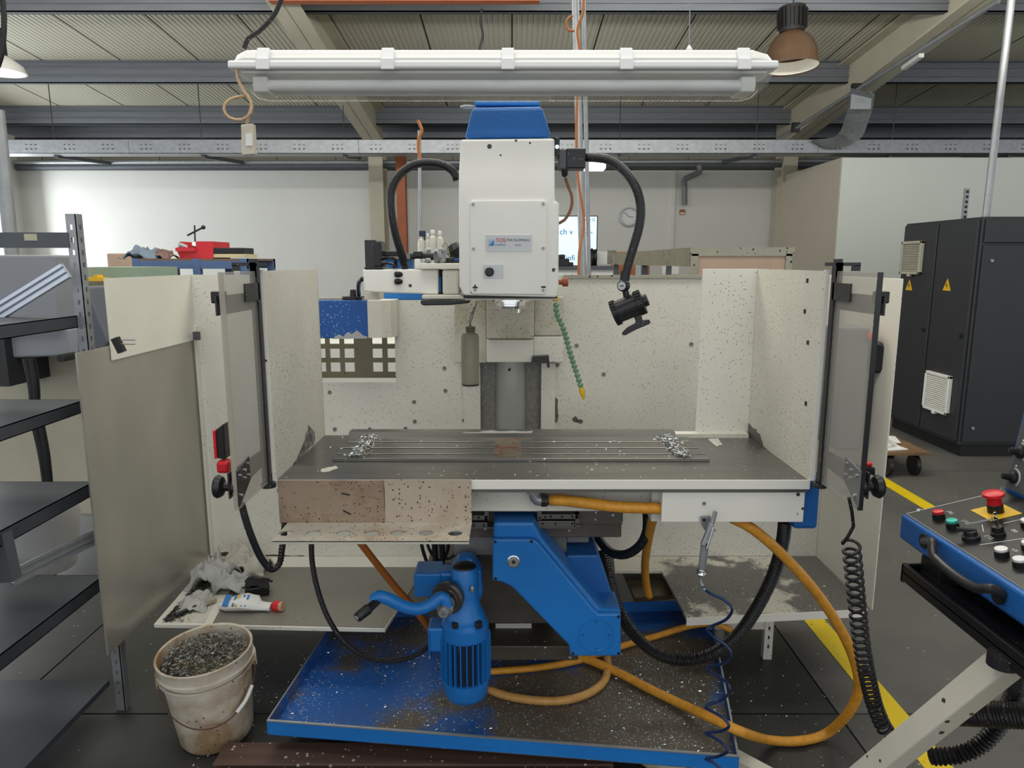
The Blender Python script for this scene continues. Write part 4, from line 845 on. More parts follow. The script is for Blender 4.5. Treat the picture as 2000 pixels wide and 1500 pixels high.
pb('plus_mark', M_ink, hd, 923, 560, 933, 563, YH - .0068, .0005); pb('plus_mark', M_ink, hd, 926.5, 556, 929.5, 566, YH - .0069, .0005); pb('minus_mark', M_ink, hd, 1057, 559, 1066, 562.5, YH - .0068, .0005)
m = MB(); pprism(m, [(907, 270), (922, 209), (1059, 207), (1078, 268)], YH + .03, .4); m.build('head_hood', M_bluedark, hd, bevel=.01)
pb('hood_cap', M_blue, hd, 927, 197, 1055, 207, YH + .06, .3, .004)
MB().lathe(P(914, 210, YH + .1), (0, .0, 1), [(0, 0), (0, .022), (.003, .022), (.003, 0)], 24).build('white_disc', M_whiteplastic, hd)
pb('ram', M_cream, mm, 912, 330, 1075, 560, YH + .48, .9, .01)
pb('side_strip', M_whiteplastic, hd, 1084, 396, 1091, 577, YH + .02, .05)
pb('side_motor_flange', M_blackmet, hd, 1084, 268, 1093, 305, YH + .08, .06, .002)
MB().lathe(P(1088, 287, YH + .078), (0, -1, 0), [(0, .006), (.003, .006), (.003, .003)], 12, True).build('side_bolt', M_chrome, hd)
sm = pb('side_box', M_darkgreypanel, hd, 1092, 291, 1110, 330, YH + .08, .06, .003); pb('side_connector', M_blackmet, hd, 1106, 289, 1144, 329, YH + .075, .065, .004)
MB().lathe(P(1103, 329, YH + .10), (0, 0, -1), [(0, .01), (.018, .009), (.024, .004)], 12, True).build('gland', M_black, hd, smooth=True)
# spindle nose
cs = P(995, 590, 2.2); 
MB().lathe(Vector((cs.x + .003, 2.2, P(0, 586, 2.2).z + .01)), (0, 0, -1), [(0, .060), (.012, .060), (.013, .047), (.02, .047), (.021, .044), (.027, .044), (.028, .047), (.034, .046), (.036, .03), (.036, 0)], 36).build('spindle_nose', M_chrome, mm, smooth=True)
MB().cyl(P(1014, 604, 2.17), P(1013, 611, 2.17), .005, n=10).build('drive_key', M_chrome, mm)
# red-brown knob on the right
MB().lathe(P(1091, 551, 2.3), (1, 0, 0), [(0, .008), (.012, .008), (.012, .014), (.03, .014), (.03, 0)], 12).build('red_tap', M_orangesteel, mm, smooth=True)
# ---- tool change arm assembly left of the head
YA = 2.28
ta = MB(); pprism(ta, [(708, 526), (856, 526), (856, 575), (740, 572), (711, 570)], YA, .12); pbox(ta, 809, 505, 822, 527, YA, .12); ta = ta.build('tool_changer', M_white, mm, bevel=.005)
pb('arm_block', M_cream, ta, 820, 514, 899, 526, YA - .02, .16, .003); pb('arm_block', M_cream_dirty, ta, 864, 527, 896, 575, YA - .015, .12, .006)
pb('arm_gap', M_ink, ta, 855, 527, 864, 574, YA + .03, .06); pb('blue_spring', M_blueprint, ta, 857, 541, 861, 571, YA + .02, .01)
m = MB(); pprism(m, [(824, 576), (898, 576), (908, 585), (824, 584)], YA - .03, .16); m.build('lower_plate', M_cream_dirty, ta, bevel=.003)
pb('bottom_block', M_cream, ta, 713, 571, 738, 585, YA + .1, .1); pb('left_lug', M_cream, ta, 822, 505, 840, 515, YA + .02, .1)
m = MB(); pbox(m, 712, 468, 735, 526, YA + .02, .09); mo = m.build('arm_motor', M_blackmet, ta, bevel=.004)
pb('motor_cover', M_black, mo, 729, 470, 745, 524, YA + .015, .08, .008); pb('motor_flange', M_blackmet, mo, 711, 521, 748, 526, YA, .12, .003)
for (a, b) in ((533, 539), (547, 553)): MB().lathe(P(785, (a + b) / 2, YA), (-1, -.6, 0), [(0, .006), (.008, .009), (.022, .009), (.024, .006), (.026, 0)], 12).build('lock_pin', M_black, ta, smooth=True)
m = MB(); pprism(m, [(821, 587), (905, 586), (918, 588), (916, 592), (880, 596), (826, 597), (821, 593)], YA - .06, .06); m.build('gripper_arm', M_blackmet, ta, bevel=.006)
pb('drive_rod', M_black, ta, 745, 490, 790, 501, YA + .06, .03, .004)
MB().cyl(P(802, 501, YA + .03), P(862, 501, YA + .03), .012, n=14).build('air_cylinder', M_black, ta, smooth=True); pb('cylinder_block', M_black, ta, 807, 491, 824, 502, YA + .0, .05, .002)
m = MB(); m.lathe(P(858, 500, YA), (-1, -.5, .0), [(0, .022), (.012, .022), (.012, .015), (.0, .015)], 24); [m.lathe(P(x, y, YA - .005), (-1, -.5, 0), [(0, .008), (.014, .008), (.014, 0)], 10) for x, y in ((840, 489), (864, 489), (840, 509), (866, 510))]
m.build('cylinder_flange', M_galv, ta, smooth=True); pb('valve_bracket', M_galv, ta, 864, 487, 871, 512, YA + .01, .02, .002)
pb('valve_base', M_blackmet, ta, 850, 508, 898, 514, YA + .02, .05); pb('valve', M_black, ta, 872, 503, 886, 511, YA + .01, .03, .003)
pb('valve_blue', M_blueprint, ta, 886, 504, 898, 509, YA + .05, .03)
for (x, y) in ((769, 523), (775, 522)): MB().tube([P(745, 507, YA + .03), P(760, 503, YA), P(772, 506, YA), P(x, y, YA + .02)], .004, 8).build('thin_cable', M_blackrub, ta, smooth=True)
MB().tube([P(745, 517, YA + .02), P(758, 514, YA), P(770, 518, YA), P(773, 524, YA)], .004, 8).build('thin_cable', M_blackrub, ta, smooth=True)
MB().tube([P(862, 500, YA), P(866, 478, YA), P(872, 476, YA), P(878, 500, YA)], .002, 8).build('air_line', mat('clear_line', srgb(150, 140, 90), .3), ta, smooth=True)
# blue cabinets at the back of the tool changer
m = MB(); pbox(m, 745, 506, 805, 530, 3.1, .2); pbox(m, 750, 571, 826, 586, 3.0, .06); m.build('blue_cabinet', M_blue, mm, bevel=.004)
pb('back_rail', M_speckframe, mm, 601, 582, 740, 586, 2.9, .05)
pb('changer_support', M_castgrey, mm, 745, 495, 812, 506, 3.05, .3)
# ---- front guard doors
def door(s, xe, x_near, name_lbl):
    yn, yf = 1.66, YF - .01; zb_, zt_ = 1.0, 1.575
    d = MB().box(xe - .005, xe + .005, yn, yf - .02, zb_, zt_).build('guard_door', M_clear, mm, bevel=.002); lab(d, name_lbl)
    MB().box(xe - .006, xe + .006, yn - .003, yn + .001, zb_, zt_).build('door_edge', M_clearedge if s < 0 else M_blackmet, d)
    MB().box(xe - .01, xe + .01, yf - .02, yf + .0, zb_ - .01, zt_ + .02).build('door_post', M_blackmet, d)
    MB().box(xe - .004, xe + .012 if s > 0 else xe + .004, yn + .03, yf - .02, 1.50, 1.545).build('upper_band', M_blackmet, d) if False else None
    return d
xd = XL - .018; xe = XR + .026
dl = door(-1, xd, 0, 'left clear plastic guard door, folded open towards the viewer')
dr = door(1, xe, 0, 'right clear plastic guard door, folded open towards the viewer')
for s, X, d in ((-1, xd, dl), (1, xe, dr)):
    o_ = X + s * .012
    # upper strap, lower slanting strap, end plate, knob
    MB().box(min(X - s * .006, X - s * .010), max(X - s * .006, X - s * .010), 1.78, YF - .02, 1.50, 1.545).build('upper_strap', M_blackmet, d)
    MB().box(min(o_, o_ + s * .004), max(o_, o_ + s * .004), 1.655, 1.90, 1.475, 1.52).build('upper_strap', M_blackmet, d)
    m = MB(); m.prism([(o_, 1.885, 1.045), (o_, 1.885, 1.09), (o_, 1.655, 1.095), (o_, 1.655, 1.03)], (s * .004, 0, 0)); m.build('lower_strap', M_blackmet, d)
    pl = MB(); xx = X - s * .006; pl.prism([(xx, 1.655, 1.01), (xx, 1.655, 1.10), (xx, 1.735, 1.115), (xx, 1.735, 1.055)], (-s * .004, 0, 0)); pl = pl.build('end_plate', M_castgrey if s > 0 else M_blackmet, d)
    for (yy, zz) in ((1.67, 1.085), (1.67, 1.035), (1.70, 1.09), (1.70, 1.07), (1.725, 1.10), (1.725, 1.07)): MB().lathe((xx - s * .004, yy, zz), (-s, 0, 0), [(0, .004), (.003, .004), (.003, 0)], 10).build('bolt', M_chrome, pl)
    MB().lathe((X + s * .004, 1.675, 1.055), (s, 0, 0), [(0, .02), (.006, .021), (.01, .012), (.028, .011), (.034, .024), (.044, .029), (.05, .026), (.052, .012), (.048, 0)], 24).build('door_knob', M_black, d, smooth=True)
    zc = 1.523; m = MB(); m.box(min(X, X + s * .03), max(X, X + s * .03), 1.665, 1.69, zc - .02, zc + .008); m.build('end_stop', M_black, d, bevel=.003)
    # top hinge bracket
    m = MB(); m.box(min(X - s * .03, X + s * .055), max(X - s * .03, X + s * .055), YF - .03, YF - .01, 1.588, 1.597); m.box(min(X + s * .04, X + s * .055), max(X + s * .04, X + s * .055), YF - .03, YF - .01, 1.575, 1.59); m.box(X - .008, X + .008, YF - .03, YF - .01, 1.56, 1.606); m.build('hinge_bracket', M_blackmet, d)
    MB().lathe((X, YF - .012, .985), (0, 0, 1), [(0, .02), (.012, .02), (.012, .011), (.04, .011)], 12, True).build('hinge_foot', M_blackmet, d)
# safety switches behind the door ends
sw = MB(); pprism(sw, [(418, 842), (436, 828), (440, 898), (420, 895)], 1.86, .05); sw = sw.build('safety_switch', M_black, mm, bevel=.004)
pb('red_rim', M_red, sw, 417, 842, 422, 896, 1.855, .03); pb('red_key', M_red, sw, 421, 902, 445, 926, 1.85, .04, .008)
sw = MB(); pprism(sw, [(1683, 913), (1709, 914), (1709, 930), (1683, 920)], 1.70, .03); sw = sw.build('switch_bracket', M_black, mm); pb('red_key', M_red, sw, 1689, 904, 1705, 911, 1.71, .02, .003)
# items behind the right door on the booth wall
MB().lathe(P(1708, 697, 2.62), (-.6, -1, 0), [(0, .06), (.02, .06), (.028, .05), (.028, 0)], 20).build('round_vent', M_black, mm, smooth=True)
MB().lathe(P(1704, 656, 2.6), (-.5, -1, 0), [(0, .018), (.03, .018), (.04, .01), (.04, 0)], 16).build('red_lamp', M_red, mm, smooth=True)
pbox(MB(), 1640, 640, 1692, 880, 2.6, .25).build('grey_box', mat('grey_box_paint', srgb(128, 128, 130), .5), mm, bevel=.01)

# ================================================================== TOOL HOLDER ANGLE HUNG ON THE TABLE EDGE
tr_ = thing('tool_rack', 'rusty cream sheet angle with seven round holes hung on the table edge', 'tool rack', (P(730, 1020, 1.89).x, 1.89, .87))
YR = 1.884; x0, xm, x1 = P(544, 980, YR).x, P(751, 980, YR).x, P(921, 980, YR).x; zt, zb_ = P(0, 937, YR).z, P(0, 1021, YR).z
MB().box(x0, xm - .001, YR, YR + .004, zb_, zt - .002).build('upright_plate', M_rust, tr_)
MB().box(xm + .001, x1, YR, YR + .004, zb_, zt).build('upright_plate', mat('speckled_sheet', srgb(182, 168, 152), .55, metal=.1, var=.14, speck=.9, sscale=120, scol=srgb(74, 56, 44), patch=.4, pcol=srgb(164, 142, 118), psoft=.12, pscale=4), tr_)
zs = zb_; yf = PZ(730, 1056, zs).y; hol = []
for px in (559, 612, 671, 727, 776, 832, 889): q = PZ(px, 1041, zs); hol.append((q.x, q.y, .0195))
m = MB(); m.M = Matrix(((1, 0, 0, 0), (0, 0, 1, 0), (0, 1, 0, zs - .004), (0, 0, 0, 1))); m.plate(PZ(530, 1058, zs).x, x1, yf, YR + .004, 0, .004, hol, 24); m.build('hole_shelf', mat('worn_cream_sheet', srgb(186, 180, 168), .5, metal=.1, var=.16, speck=.5, sscale=110, patch=.42, pcol=srgb(160, 142, 122), psoft=.1, pscale=4), tr_)
MB().box(PZ(530, 1058, zs).x, x1, yf, yf + .003, zs - .010, zs - .001).build('front_lip', mat('worn_lip', srgb(196, 192, 180), .5, var=.1, speck=.2), tr_, bevel=.0008)
for i, px in enumerate((612, 671, 727, 776, 832, 889)): q = PZ(px, 1053, zs); text(str(i + 2), .008, Matrix.Translation(q + Vector((0, 0, .0002))), mat('faded_ink', srgb(120, 100, 85), .7), tr_)
for (a, b, c) in ((665, 962, -.25), (668, 998, -.5)): q = P(a + 10, b + 3, YR - .001); m = MB(); m.M = Matrix.Translation(q) @ Matrix.Rotation(-c, 4, 'Y'); m.box(-.012, .012, -.001, 0, -.002, .002); m.build('paint_mark', M_ink, tr_)

# ================================================================== DRIP TRAY ON THE FLOOR
fl, frr = PZ(522, 1408, .16), PZ(1442, 1478, .16); brt = PZ(1384, 1172, .16); blt = PZ(668, 1188, .16)
dt = thing('drip_tray', 'blue sheet metal drip tray strewn with swarf under the machine', 'tray', ((fl.x + frr.x) / 2, (fl.y + brt.y) / 2, 0))
zt, zb_ = .16, .115
def flat(v, z): return Vector((v.x, v.y, z))
A = [fl, frr, brt, blt]
m = MB(); m.prism([flat(v, zb_ - .004) for v in A], (0, 0, .004)); m.build('tray_floor', M_tray, dt)
for i, (a, b) in enumerate(((fl, frr), (frr, brt), (brt, blt), (blt, fl))):
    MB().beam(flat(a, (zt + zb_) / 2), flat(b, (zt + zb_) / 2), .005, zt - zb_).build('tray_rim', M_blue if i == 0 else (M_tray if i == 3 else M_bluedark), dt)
MB().beam(flat(fl, zt + .002), flat(frr, zt + .002), .008, .004).build('bright_edge', M_galv, dt)
MB().beam(flat(frr, zt + .001), flat(brt, zt + .001), .006, .003).build('bright_edge', M_galv, dt); MB().beam(flat(blt, zt + .001), flat(fl, zt + .001), .004, .003).build('bright_edge', M_galv, dt)
for (dx, dy) in ((.12, .10), (-.12, .1)): q = fl + Vector((.15, .15, 0)) if dx > 0 else frr + Vector((-.2, .2, 0)); MB().box(q.x - .03, q.x + .03, q.y, q.y + .06, 0, zb_ - .006).build('foot', M_blackmet, dt)
m = MB(); m.prism([PZ(1215, 1110, .25), PZ(1290, 1110, .25), PZ(1330, 1160, .25), PZ(1240, 1168, .25)], (0, 0, -.02)); 
o = m.build('coolant_sump', mat('sump_dark', srgb(66, 56, 40), .3, var=.4, vscale=8)); tag(o, 'dark coolant sump lid in the gap between drip tray and right shelf', 'sump')
for (a, b, t, s_) in ((fl, brt, 0, 0),): pass
def on_tray():
    u, v_ = random.random(), random.random() ** .8
    p = fl.lerp(frr, u).lerp(blt.lerp(brt, u), v_)
    if noise.noise(Vector((p.x * 2.5, p.y * 2.5, 1))) + random.uniform(-.55, .5) < 0.0: return None
    return (p.x, p.y, zb_ + .002)
chips('tray_swarf', 'bright metal chips scattered over the blue drip tray', 7500, on_tray, size=.005)
def on_table():
    x, y = random.uniform(XL + .01, XR - .01), random.uniform(YF + .01, YBK - .01)
    if noise.noise(Vector((x * 3, y * 3, 5))) + random.uniform(-.7, .35) < 0: return None
    return (x, y, ZT + (.0125 if -.545 < x < .60 and fy < y < by else .001))
chips('table_swarf', 'fine bright metal chips scattered over the machine table', 900, on_table, size=.0035)
for xx, lb in ((-.478, 'heap of bright chips in the left trough of the table'), (.522, 'heap of bright chips in the right trough of the table')):
    chips('swarf_heap', lb, 900, lambda: (xx + random.gauss(0, .012), random.uniform(fy + .01, by), ZT + .012 + abs(random.gauss(0, .004))), size=.0055)
    o = rag('swarf_mound', (xx, (fy + by) / 2, ZT + .010), .020, (by - fy) / 2, .008, M_chipsdark, lb.replace('bright chips', 'dark swarf underneath the bright chips'), 4, 'swarf', 18); o.modifiers.clear(); o['kind'] = 'stuff'
def on_right():
    u, v_ = random.random(), random.random(); p = PZ(1341, 1207, .3).lerp(PZ(1690, 1190, .3), u).lerp(PZ(1300, 1095, .3).lerp(PZ(1560, 1078, .3), u), v_)
    if random.random() > .35 + .65 * (1 - u): return None
    return (p.x, p.y, .302)
chips('shelf_swarf', 'metal chips sprinkled over the worn right shelf of the machine', 1100, on_right, size=.004)
def on_left():
    t = random.random(); p = PZ(318, 1216, .3).lerp(PZ(428, 1100, .3), t); return (p.x + abs(random.gauss(0, .035)), p.y, .302 + abs(random.gauss(0, .006)))
chips('shelf_swarf', 'dark metal chips swept against the steel plate on the left shelf', 1500, on_left, mt=M_chipsdark, size=.008)
chips('floor_swarf', 'metal chips scattered on the floor around bucket and tray', 900, lambda: (random.uniform(-1.1, -.7) if random.random() < .6 else random.uniform(.7, 1.3), random.uniform(1.9, 2.7), .004), size=.0035)

# patches where paint has worn off to bare metal (each with its own outline)
def worn(name, pts3, off, mt=None): return MB().prism(pts3, off).build(name, mt or mat('bare_patch', srgb(104, 102, 98), .45, metal=.3, var=.15), mm)
def jag(L, amp, seed=1, sub=4):
    random.seed(seed); out = []
    for a, b in zip(L, L[1:]):
        for k in range(sub):
            t = k / sub; out.append((a[0] + (b[0] - a[0]) * t + random.uniform(-amp, amp), a[1] + (b[1] - a[1]) * t + random.uniform(-amp, amp)))
    out.append(L[-1]); return out
worn('worn_patch', [PX(x, y, XR - .0006) for x, y in jag([(1443, 843), (1453, 822), (1473, 836), (1486, 852), (1492, 872), (1512, 893), (1541, 924)], 1.6)], (-.0006, 0, 0))
worn('worn_patch', [PX(x, y, XL + .0006) for x, y in jag([(549, 938), (575, 905), (592, 868), (603, 830), (616, 846), (612, 866), (580, 905)], 1.5)], (.0006, 0, 0), mat('flaking_patch', srgb(150, 148, 140), .5, var=.3, vscale=60, patch=.5, pcol=srgb(90, 88, 84), psoft=.02, pscale=40))
dk = mat('grime_strip', srgb(80, 68, 52), .8, var=.4, vscale=30)
for L in ([(420, 1080), (455, 1078), (462, 1088), (425, 1090)], [(500, 1083), (590, 1085), (605, 1091), (505, 1092)], [(630, 1086), (668, 1088), (664, 1095), (632, 1094)], [(680, 1089), (790, 1092), (860, 1096), (860, 1101), (690, 1097)]):
    worn('grime_strip', [P(x, y, YW - .0006) for x, y in jag(L, 1.2, len(L) + L[0][0], 5)], (0, -.0006, 0), dk)
worn('worn_patch', [P(x, y, YW - .0006) for x, y in jag([(1117, 817), (1124, 812), (1129, 820), (1126, 824), (1134, 818), (1139, 822), (1136, 827), (1120, 824)], .8, 5, 3)], (0, -.0006, 0))
worn('worn_patch', [P(x, y, YW - .0006) for x, y in jag([(1084, 775), (1090, 780), (1089, 800), (1091, 812), (1087, 824), (1084, 824)], .8, 6, 3)], (0, -.0006, 0))
worn('worn_patch', [P(x, y, YW - .0006) for x, y in jag([(1084, 710), (1094, 710), (1092, 716), (1086, 717)], .8, 7, 3)], (0, -.0006, 0))
worn('worn_patch', [P(x, y, 2.858) for x, y in jag([(650, 661), (662, 654), (672, 657), (680, 648), (688, 652), (697, 645), (704, 651), (717, 658), (718, 661)], 1.2, 8, 3)], (0, -.0006, 0), mat('bare_grey', srgb(176, 176, 176), .5))
worn('worn_patch', [PZ(x, y, .3008) for x, y in jag([(372, 1180), (400, 1150), (440, 1140), (400, 1216), (330, 1216)], 1, 9, 2)], (0, 0, .0003), mat('pale_patch', srgb(206, 202, 190), .6, var=.15))
worn('worn_patch', [PZ(x, y, 1.0005) for x, y in jag([(628, 916), (655, 910), (660, 914), (640, 922), (626, 921)], .8, 3, 4)], (0, 0, .0004), mat('paint_remnant', srgb(214, 210, 200), .5))
worn('worn_patch', [P(x, y, YBK - .0465) + Vector((0, 0, .0)) for x, y in jag([(905, 846), (960, 841), (1040, 842), (1038, 850), (960, 852), (910, 852)], 1.2, 4, 6)], (0, -.0006, 0), mat('paint_remnant', (1, 1, 1)))
worn('worn_patch', [PZ(x, y, 1.0005) for x, y in jag([(1383, 858), (1402, 856), (1412, 868), (1400, 872), (1392, 866)], 1, 12, 4)], (0, 0, .0004), mat('paint_remnant', (1, 1, 1)))
# ================================================================== HOSES AND CABLES
def hose(name, pts, r, mt, lbl, cat='hose', n=12, rib=None):
    return tag(MB().tube(pts, r, n, rib=rib).build(name, mt, smooth='all' if not rib else True), lbl, cat)
def pp(L, Y0, Y1=None):          # picture points with the depth running evenly from Y0 to Y1
    n = len(L) - 1; Y1 = Y0 if Y1 is None else Y1
    return [P(x, y, Y0 + (Y1 - Y0) * i / n) for i, (x, y) in enumerate(L)]
hose('coolant_hose', [P(1074, 977, 1.97), P(1100, 977, 1.96), P(1150, 983, 1.94), P(1210, 990, 1.93), P(1290, 993, 1.93)], .0165, M_orange, 'amber braided hose running level under the table edge from the elbow')
hose('coolant_hose', [P(1278, 1003, 2.06), P(1268, 1045, 2.2), P(1260, 1100, 2.4), P(1262, 1140, 2.5), P(1268, 1165, 2.55)], .0145, M_orange, 'amber hose dropping behind the table into the dark sump')
hose('coolant_hose', [P(1430, 1012, 1.95), P(1470, 1033, 1.95), P(1530, 1085, 1.97), P(1600, 1165, 2.0), P(1655, 1255, 2.03), P(1677, 1330, 2.06), P(1662, 1385, 2.09), PZ(1615, 1432, .03), PZ(1560, 1447, .022), PZ(1500, 1445, .035),
                      PZ(1445, 1428, .175), PZ(1395, 1405, .17), PZ(1330, 1375, .14), PZ(1270, 1346, .135), PZ(1200, 1310, .135), PZ(1130, 1283, .135), PZ(1060, 1273, .135), PZ(968, 1270, .135)], .0155, M_orange, 'longest amber braided hose looping from the front box to the floor and tray')
MB_ = MB().cyl(PZ(1040, 1276, .135), PZ(1050, 1277, .135), .0175, n=14).build('hose_clamp', M_chrome, smooth=True); tag(MB_, 'steel clamp on the amber hose lying beside the blue motor', 'clamp')
hose('coolant_hose', [PZ(1432, 1240, .10), PZ(1422, 1228, .17), PZ(1395, 1218, .19), PZ(1350, 1222, .16), PZ(1290, 1240, .132), PZ(1215, 1262, .13), PZ(1130, 1290, .13), PZ(1050, 1304, .13), PZ(955, 1312, .13)], .0125, M_orange, 'amber hose crossing the tray behind the belt cover to the right')
hose('coolant_hose', [PZ(955, 1347, .13), PZ(985, 1358, .13), PZ(1035, 1367, .13), PZ(1090, 1369, .13), PZ(1140, 1358, .13), PZ(1175, 1336, .13), PZ(1187, 1310, .13), PZ(1186, 1285, .13)], .0145, mat('pale_amber_hose', srgb(206, 156, 90), .35, var=.2, vscale=40), 'pale amber hose lying in a curve on the tray right of the blue motor')
hose('coolant_hose', pp([(700, 1055), (735, 1100), (775, 1150), (815, 1195), (850, 1245)], 2.1, 2.2), .0115, mat('brown_amber_hose', srgb(170, 98, 34), .3, var=.2), 'brownish amber hose slanting behind the blue crank arm')
hose('corrugated_hose', [P(1533, 1015, 2.0), P(1530, 1050, 2.02), P(1515, 1110, 2.05), P(1485, 1175, 2.08), P(1445, 1235, 2.12), P(1395, 1275, 2.15), P(1335, 1290, 2.17), P(1280, 1275, 2.18), P(1235, 1235, 2.2), P(1208, 1190, 2.22), P(1190, 1130, 2.3), P(1175, 1075, 2.35)], .019, M_blackrub, 'thick black corrugated hose hanging in a loop from the blue side box', rib=(.009, .0016))
hose('black_hose', [P(1264, 1004, 2.2), P(1264, 1035, 2.2), P(1250, 1065, 2.22), P(1222, 1083, 2.25), P(1192, 1078, 2.3), P(1168, 1050, 2.35), P(1160, 1020, 2.4)], .0155, M_blackrub, 'black hose curling in a U under the table right of the saddle')
hose('black_hose', pp([(1136, 1045), (1138, 1070), (1137, 1100)], 2.45), .012, M_blackrub, 'short straight black hose right of the saddle')
hose('door_cable', [P(472, 985, 1.70), P(480, 1015, 1.72), P(492, 1050, 1.75), P(510, 1090, 1.80), P(530, 1112, 1.84), P(546, 1100, 1.87), P(551, 1070, 1.89), P(555, 1040, 1.93), P(556, 1000, 1.95)], .0085, M_blackrub, 'black corrugated cable looping from the left guard door over the shelf', 'cable', rib=(.008, .001))
hose('motor_cable', [P(608, 1060, 1.92), P(610, 1100, 1.93), P(620, 1150, 1.95), P(640, 1205, 1.98), P(670, 1250, 2.0), P(710, 1280, 2.02), P(760, 1291, 2.03), P(805, 1283, 2.04), P(838, 1262, 2.05)], .0075, M_blackrub, 'black corrugated cable hanging from the tool rack to the blue motor', 'cable', rib=(.007, .0009))
for i, (L, r) in enumerate(((((822, 1055), (826, 1075), (836, 1105)), .006), (((832, 1055), (842, 1080), (858, 1095)), .005), (((848, 1055), (850, 1080), (851, 1120)), .010), (((862, 1055), (864, 1085), (862, 1125)), .0095), (((876, 1055), (874, 1075), (866, 1095)), .006), (((892, 1060), (886, 1085), (872, 1092)), .005))):
    hose('cable', pp(L, 2.3), r, M_blackrub, ('thin black cable leftmost of the bunch behind the blue gearmotor', 'thin black cable second from left in the bunch behind the gearmotor', 'thick smooth black cable in the bunch behind the gearmotor', 'thick ribbed black cable in the middle of the bunch behind the gearmotor', 'thin black cable right of the ribbed one behind the gearmotor', 'curled thin black cable rightmost of the bunch behind the gearmotor')[i], 'cable', rib=(.007, .001) if i == 3 else None)
hose('head_hose', [P(893, 352, 2.25), P(886, 336, 2.25), P(868, 323, 2.25), P(840, 318, 2.25), P(808, 322, 2.25), P(780, 342, 2.25), P(765, 372, 2.25), P(764, 410, 2.25), P(772, 455, 2.26), P(784, 495, 2.28), P(792, 524, 2.3)], .0125, M_blackrub, 'black hose arching from the milling head down to the tool changer')
hose('magazine_cable', [P(708, 545, 2.5), P(702, 550, 2.6), P(700, 562, 2.75), P(701, 576, 2.9)], .008, M_blackrub, 'short black cable bending into the blue tool magazine', 'cable')
hose('head_cable', [P(1104, 348, 2.1), P(1110, 365, 2.1), P(1117, 385, 2.1), P(1115, 408, 2.1), P(1102, 430, 2.1), P(1085, 438, 2.1)], .0045, mat('brown_cable', srgb(130, 88, 60), .5), 'thin brown cable bowing out right of the milling head', 'cable')
# blue air tube in slack coils
L = [(1372, 1145, 1.86), (1385, 1158, 1.86), (1415, 1172, 1.85), (1430, 1190, 1.83), (1418, 1210, 1.86), (1392, 1222, 1.9), (1380, 1230, 1.9), (1395, 1245, 1.86), (1420, 1262, 1.83), (1428, 1280, 1.82), (1412, 1296, 1.86), (1382, 1303, 1.9), (1385, 1311, 1.88), (1410, 1325, 1.84), (1426, 1345, 1.8), (1412, 1366, 1.84), (1380, 1378, 1.86),
     (1385, 1386, 1.84), (1412, 1402, 1.8), (1424, 1418, 1.78), (1408, 1428, 1.81), (1377, 1432, 1.84), (1390, 1438, 1.82), (1415, 1455, 1.78), (1421, 1468, 1.77), (1400, 1478, 1.8), (1377, 1482, 1.82), (1395, 1490, 1.8), (1420, 1512, 1.77)]
hose('air_tube', [P(*q) for q in L], .0042, M_bluecoil, 'navy blue air tube hanging in slack coils from the air gun', 'tube', n=10)
# black coiled cable of the right door
path = spline([P(1662, 1060, 1.70), P(1667, 1110, 1.72), P(1674, 1180, 1.75), P(1682, 1250, 1.78), P(1692, 1310, 1.80), P(1706, 1370, 1.82), P(1722, 1412, 1.82), P(1733, 1430, 1.82)], .004)
tot = sum((b - a).length for a, b in zip(path, path[1:])); pts = [P(1658, 972, 1.68), P(1664, 1000, 1.68), P(1667, 1028, 1.69), P(1656, 1048, 1.695)]; acc = 0; ph = math.pi
for a, b in zip(path, path[1:]):
    sub = 4
    for k in range(sub):
        q = a.lerp(b, k / sub); f = (acc + (b - a).length * k / sub) / tot; pitch = .0275 if f < .45 else (.0275 - (f - .45) * .038 if f < .7 else .016)
        ph += 2 * math.pi * (b - a).length / sub / pitch; t = (b - a).normalized(); n_ = t.cross(Vector((0, 1, 0))).normalized(); v_ = t.cross(n_)
        pts.append(q + (n_ * math.cos(ph) + v_ * math.sin(ph)) * .0195)
    acc += (b - a).length
pts.append(P(1738, 1440, 1.82))
tag(MB().tube(resample(pts, .0045), .0043, 8, smooth=False).build('coiled_cable', M_blackrub, smooth='all'), 'black coiled cable hanging from the right guard door to the console arm', 'cable')
# green segmented coolant nozzle
nz = thing('coolant_nozzle', 'green segmented coolant hose with a yellow tip under the milling head', 'nozzle', P(1085, 590, 2.08))
mid = spline([P(1086, 592, 2.08), P(1088, 615, 2.08), P(1098, 635, 2.08), P(1106, 660, 2.08), P(1114, 690, 2.07), P(1122, 715, 2.07), P(1130, 740, 2.06), P(1136, 760, 2.06)], .002)
mid = resample(mid, .0145); first = None
for i, q in enumerate(mid[:-1]):
    t = (mid[i + 1] - q).normalized(); m = MB().lathe(q, t, [(-.001, .0045), (.001, .007), (.005, .0095), (.009, .0085), (.011, .006), (.0145, .0055)], 14, True); m.build('segment', M_green, nz, smooth=True)
q = mid[-1]; MB().lathe(q, P(1141, 783, 2.06) - q, [(0, .0065), (.012, .0085), (.02, .0075), (.036, .0035), (.036, 0)], 14).build('yellow_tip', M_yellow, nz, smooth=True)
MB().lathe(P(1085, 576, 2.08), (0, 0, -1), [(0, .007), (.006, .007), (.007, .009), (.016, .009), (.018, .006)], 12, True).build('brass_connector', M_yellow, nz, smooth=True)
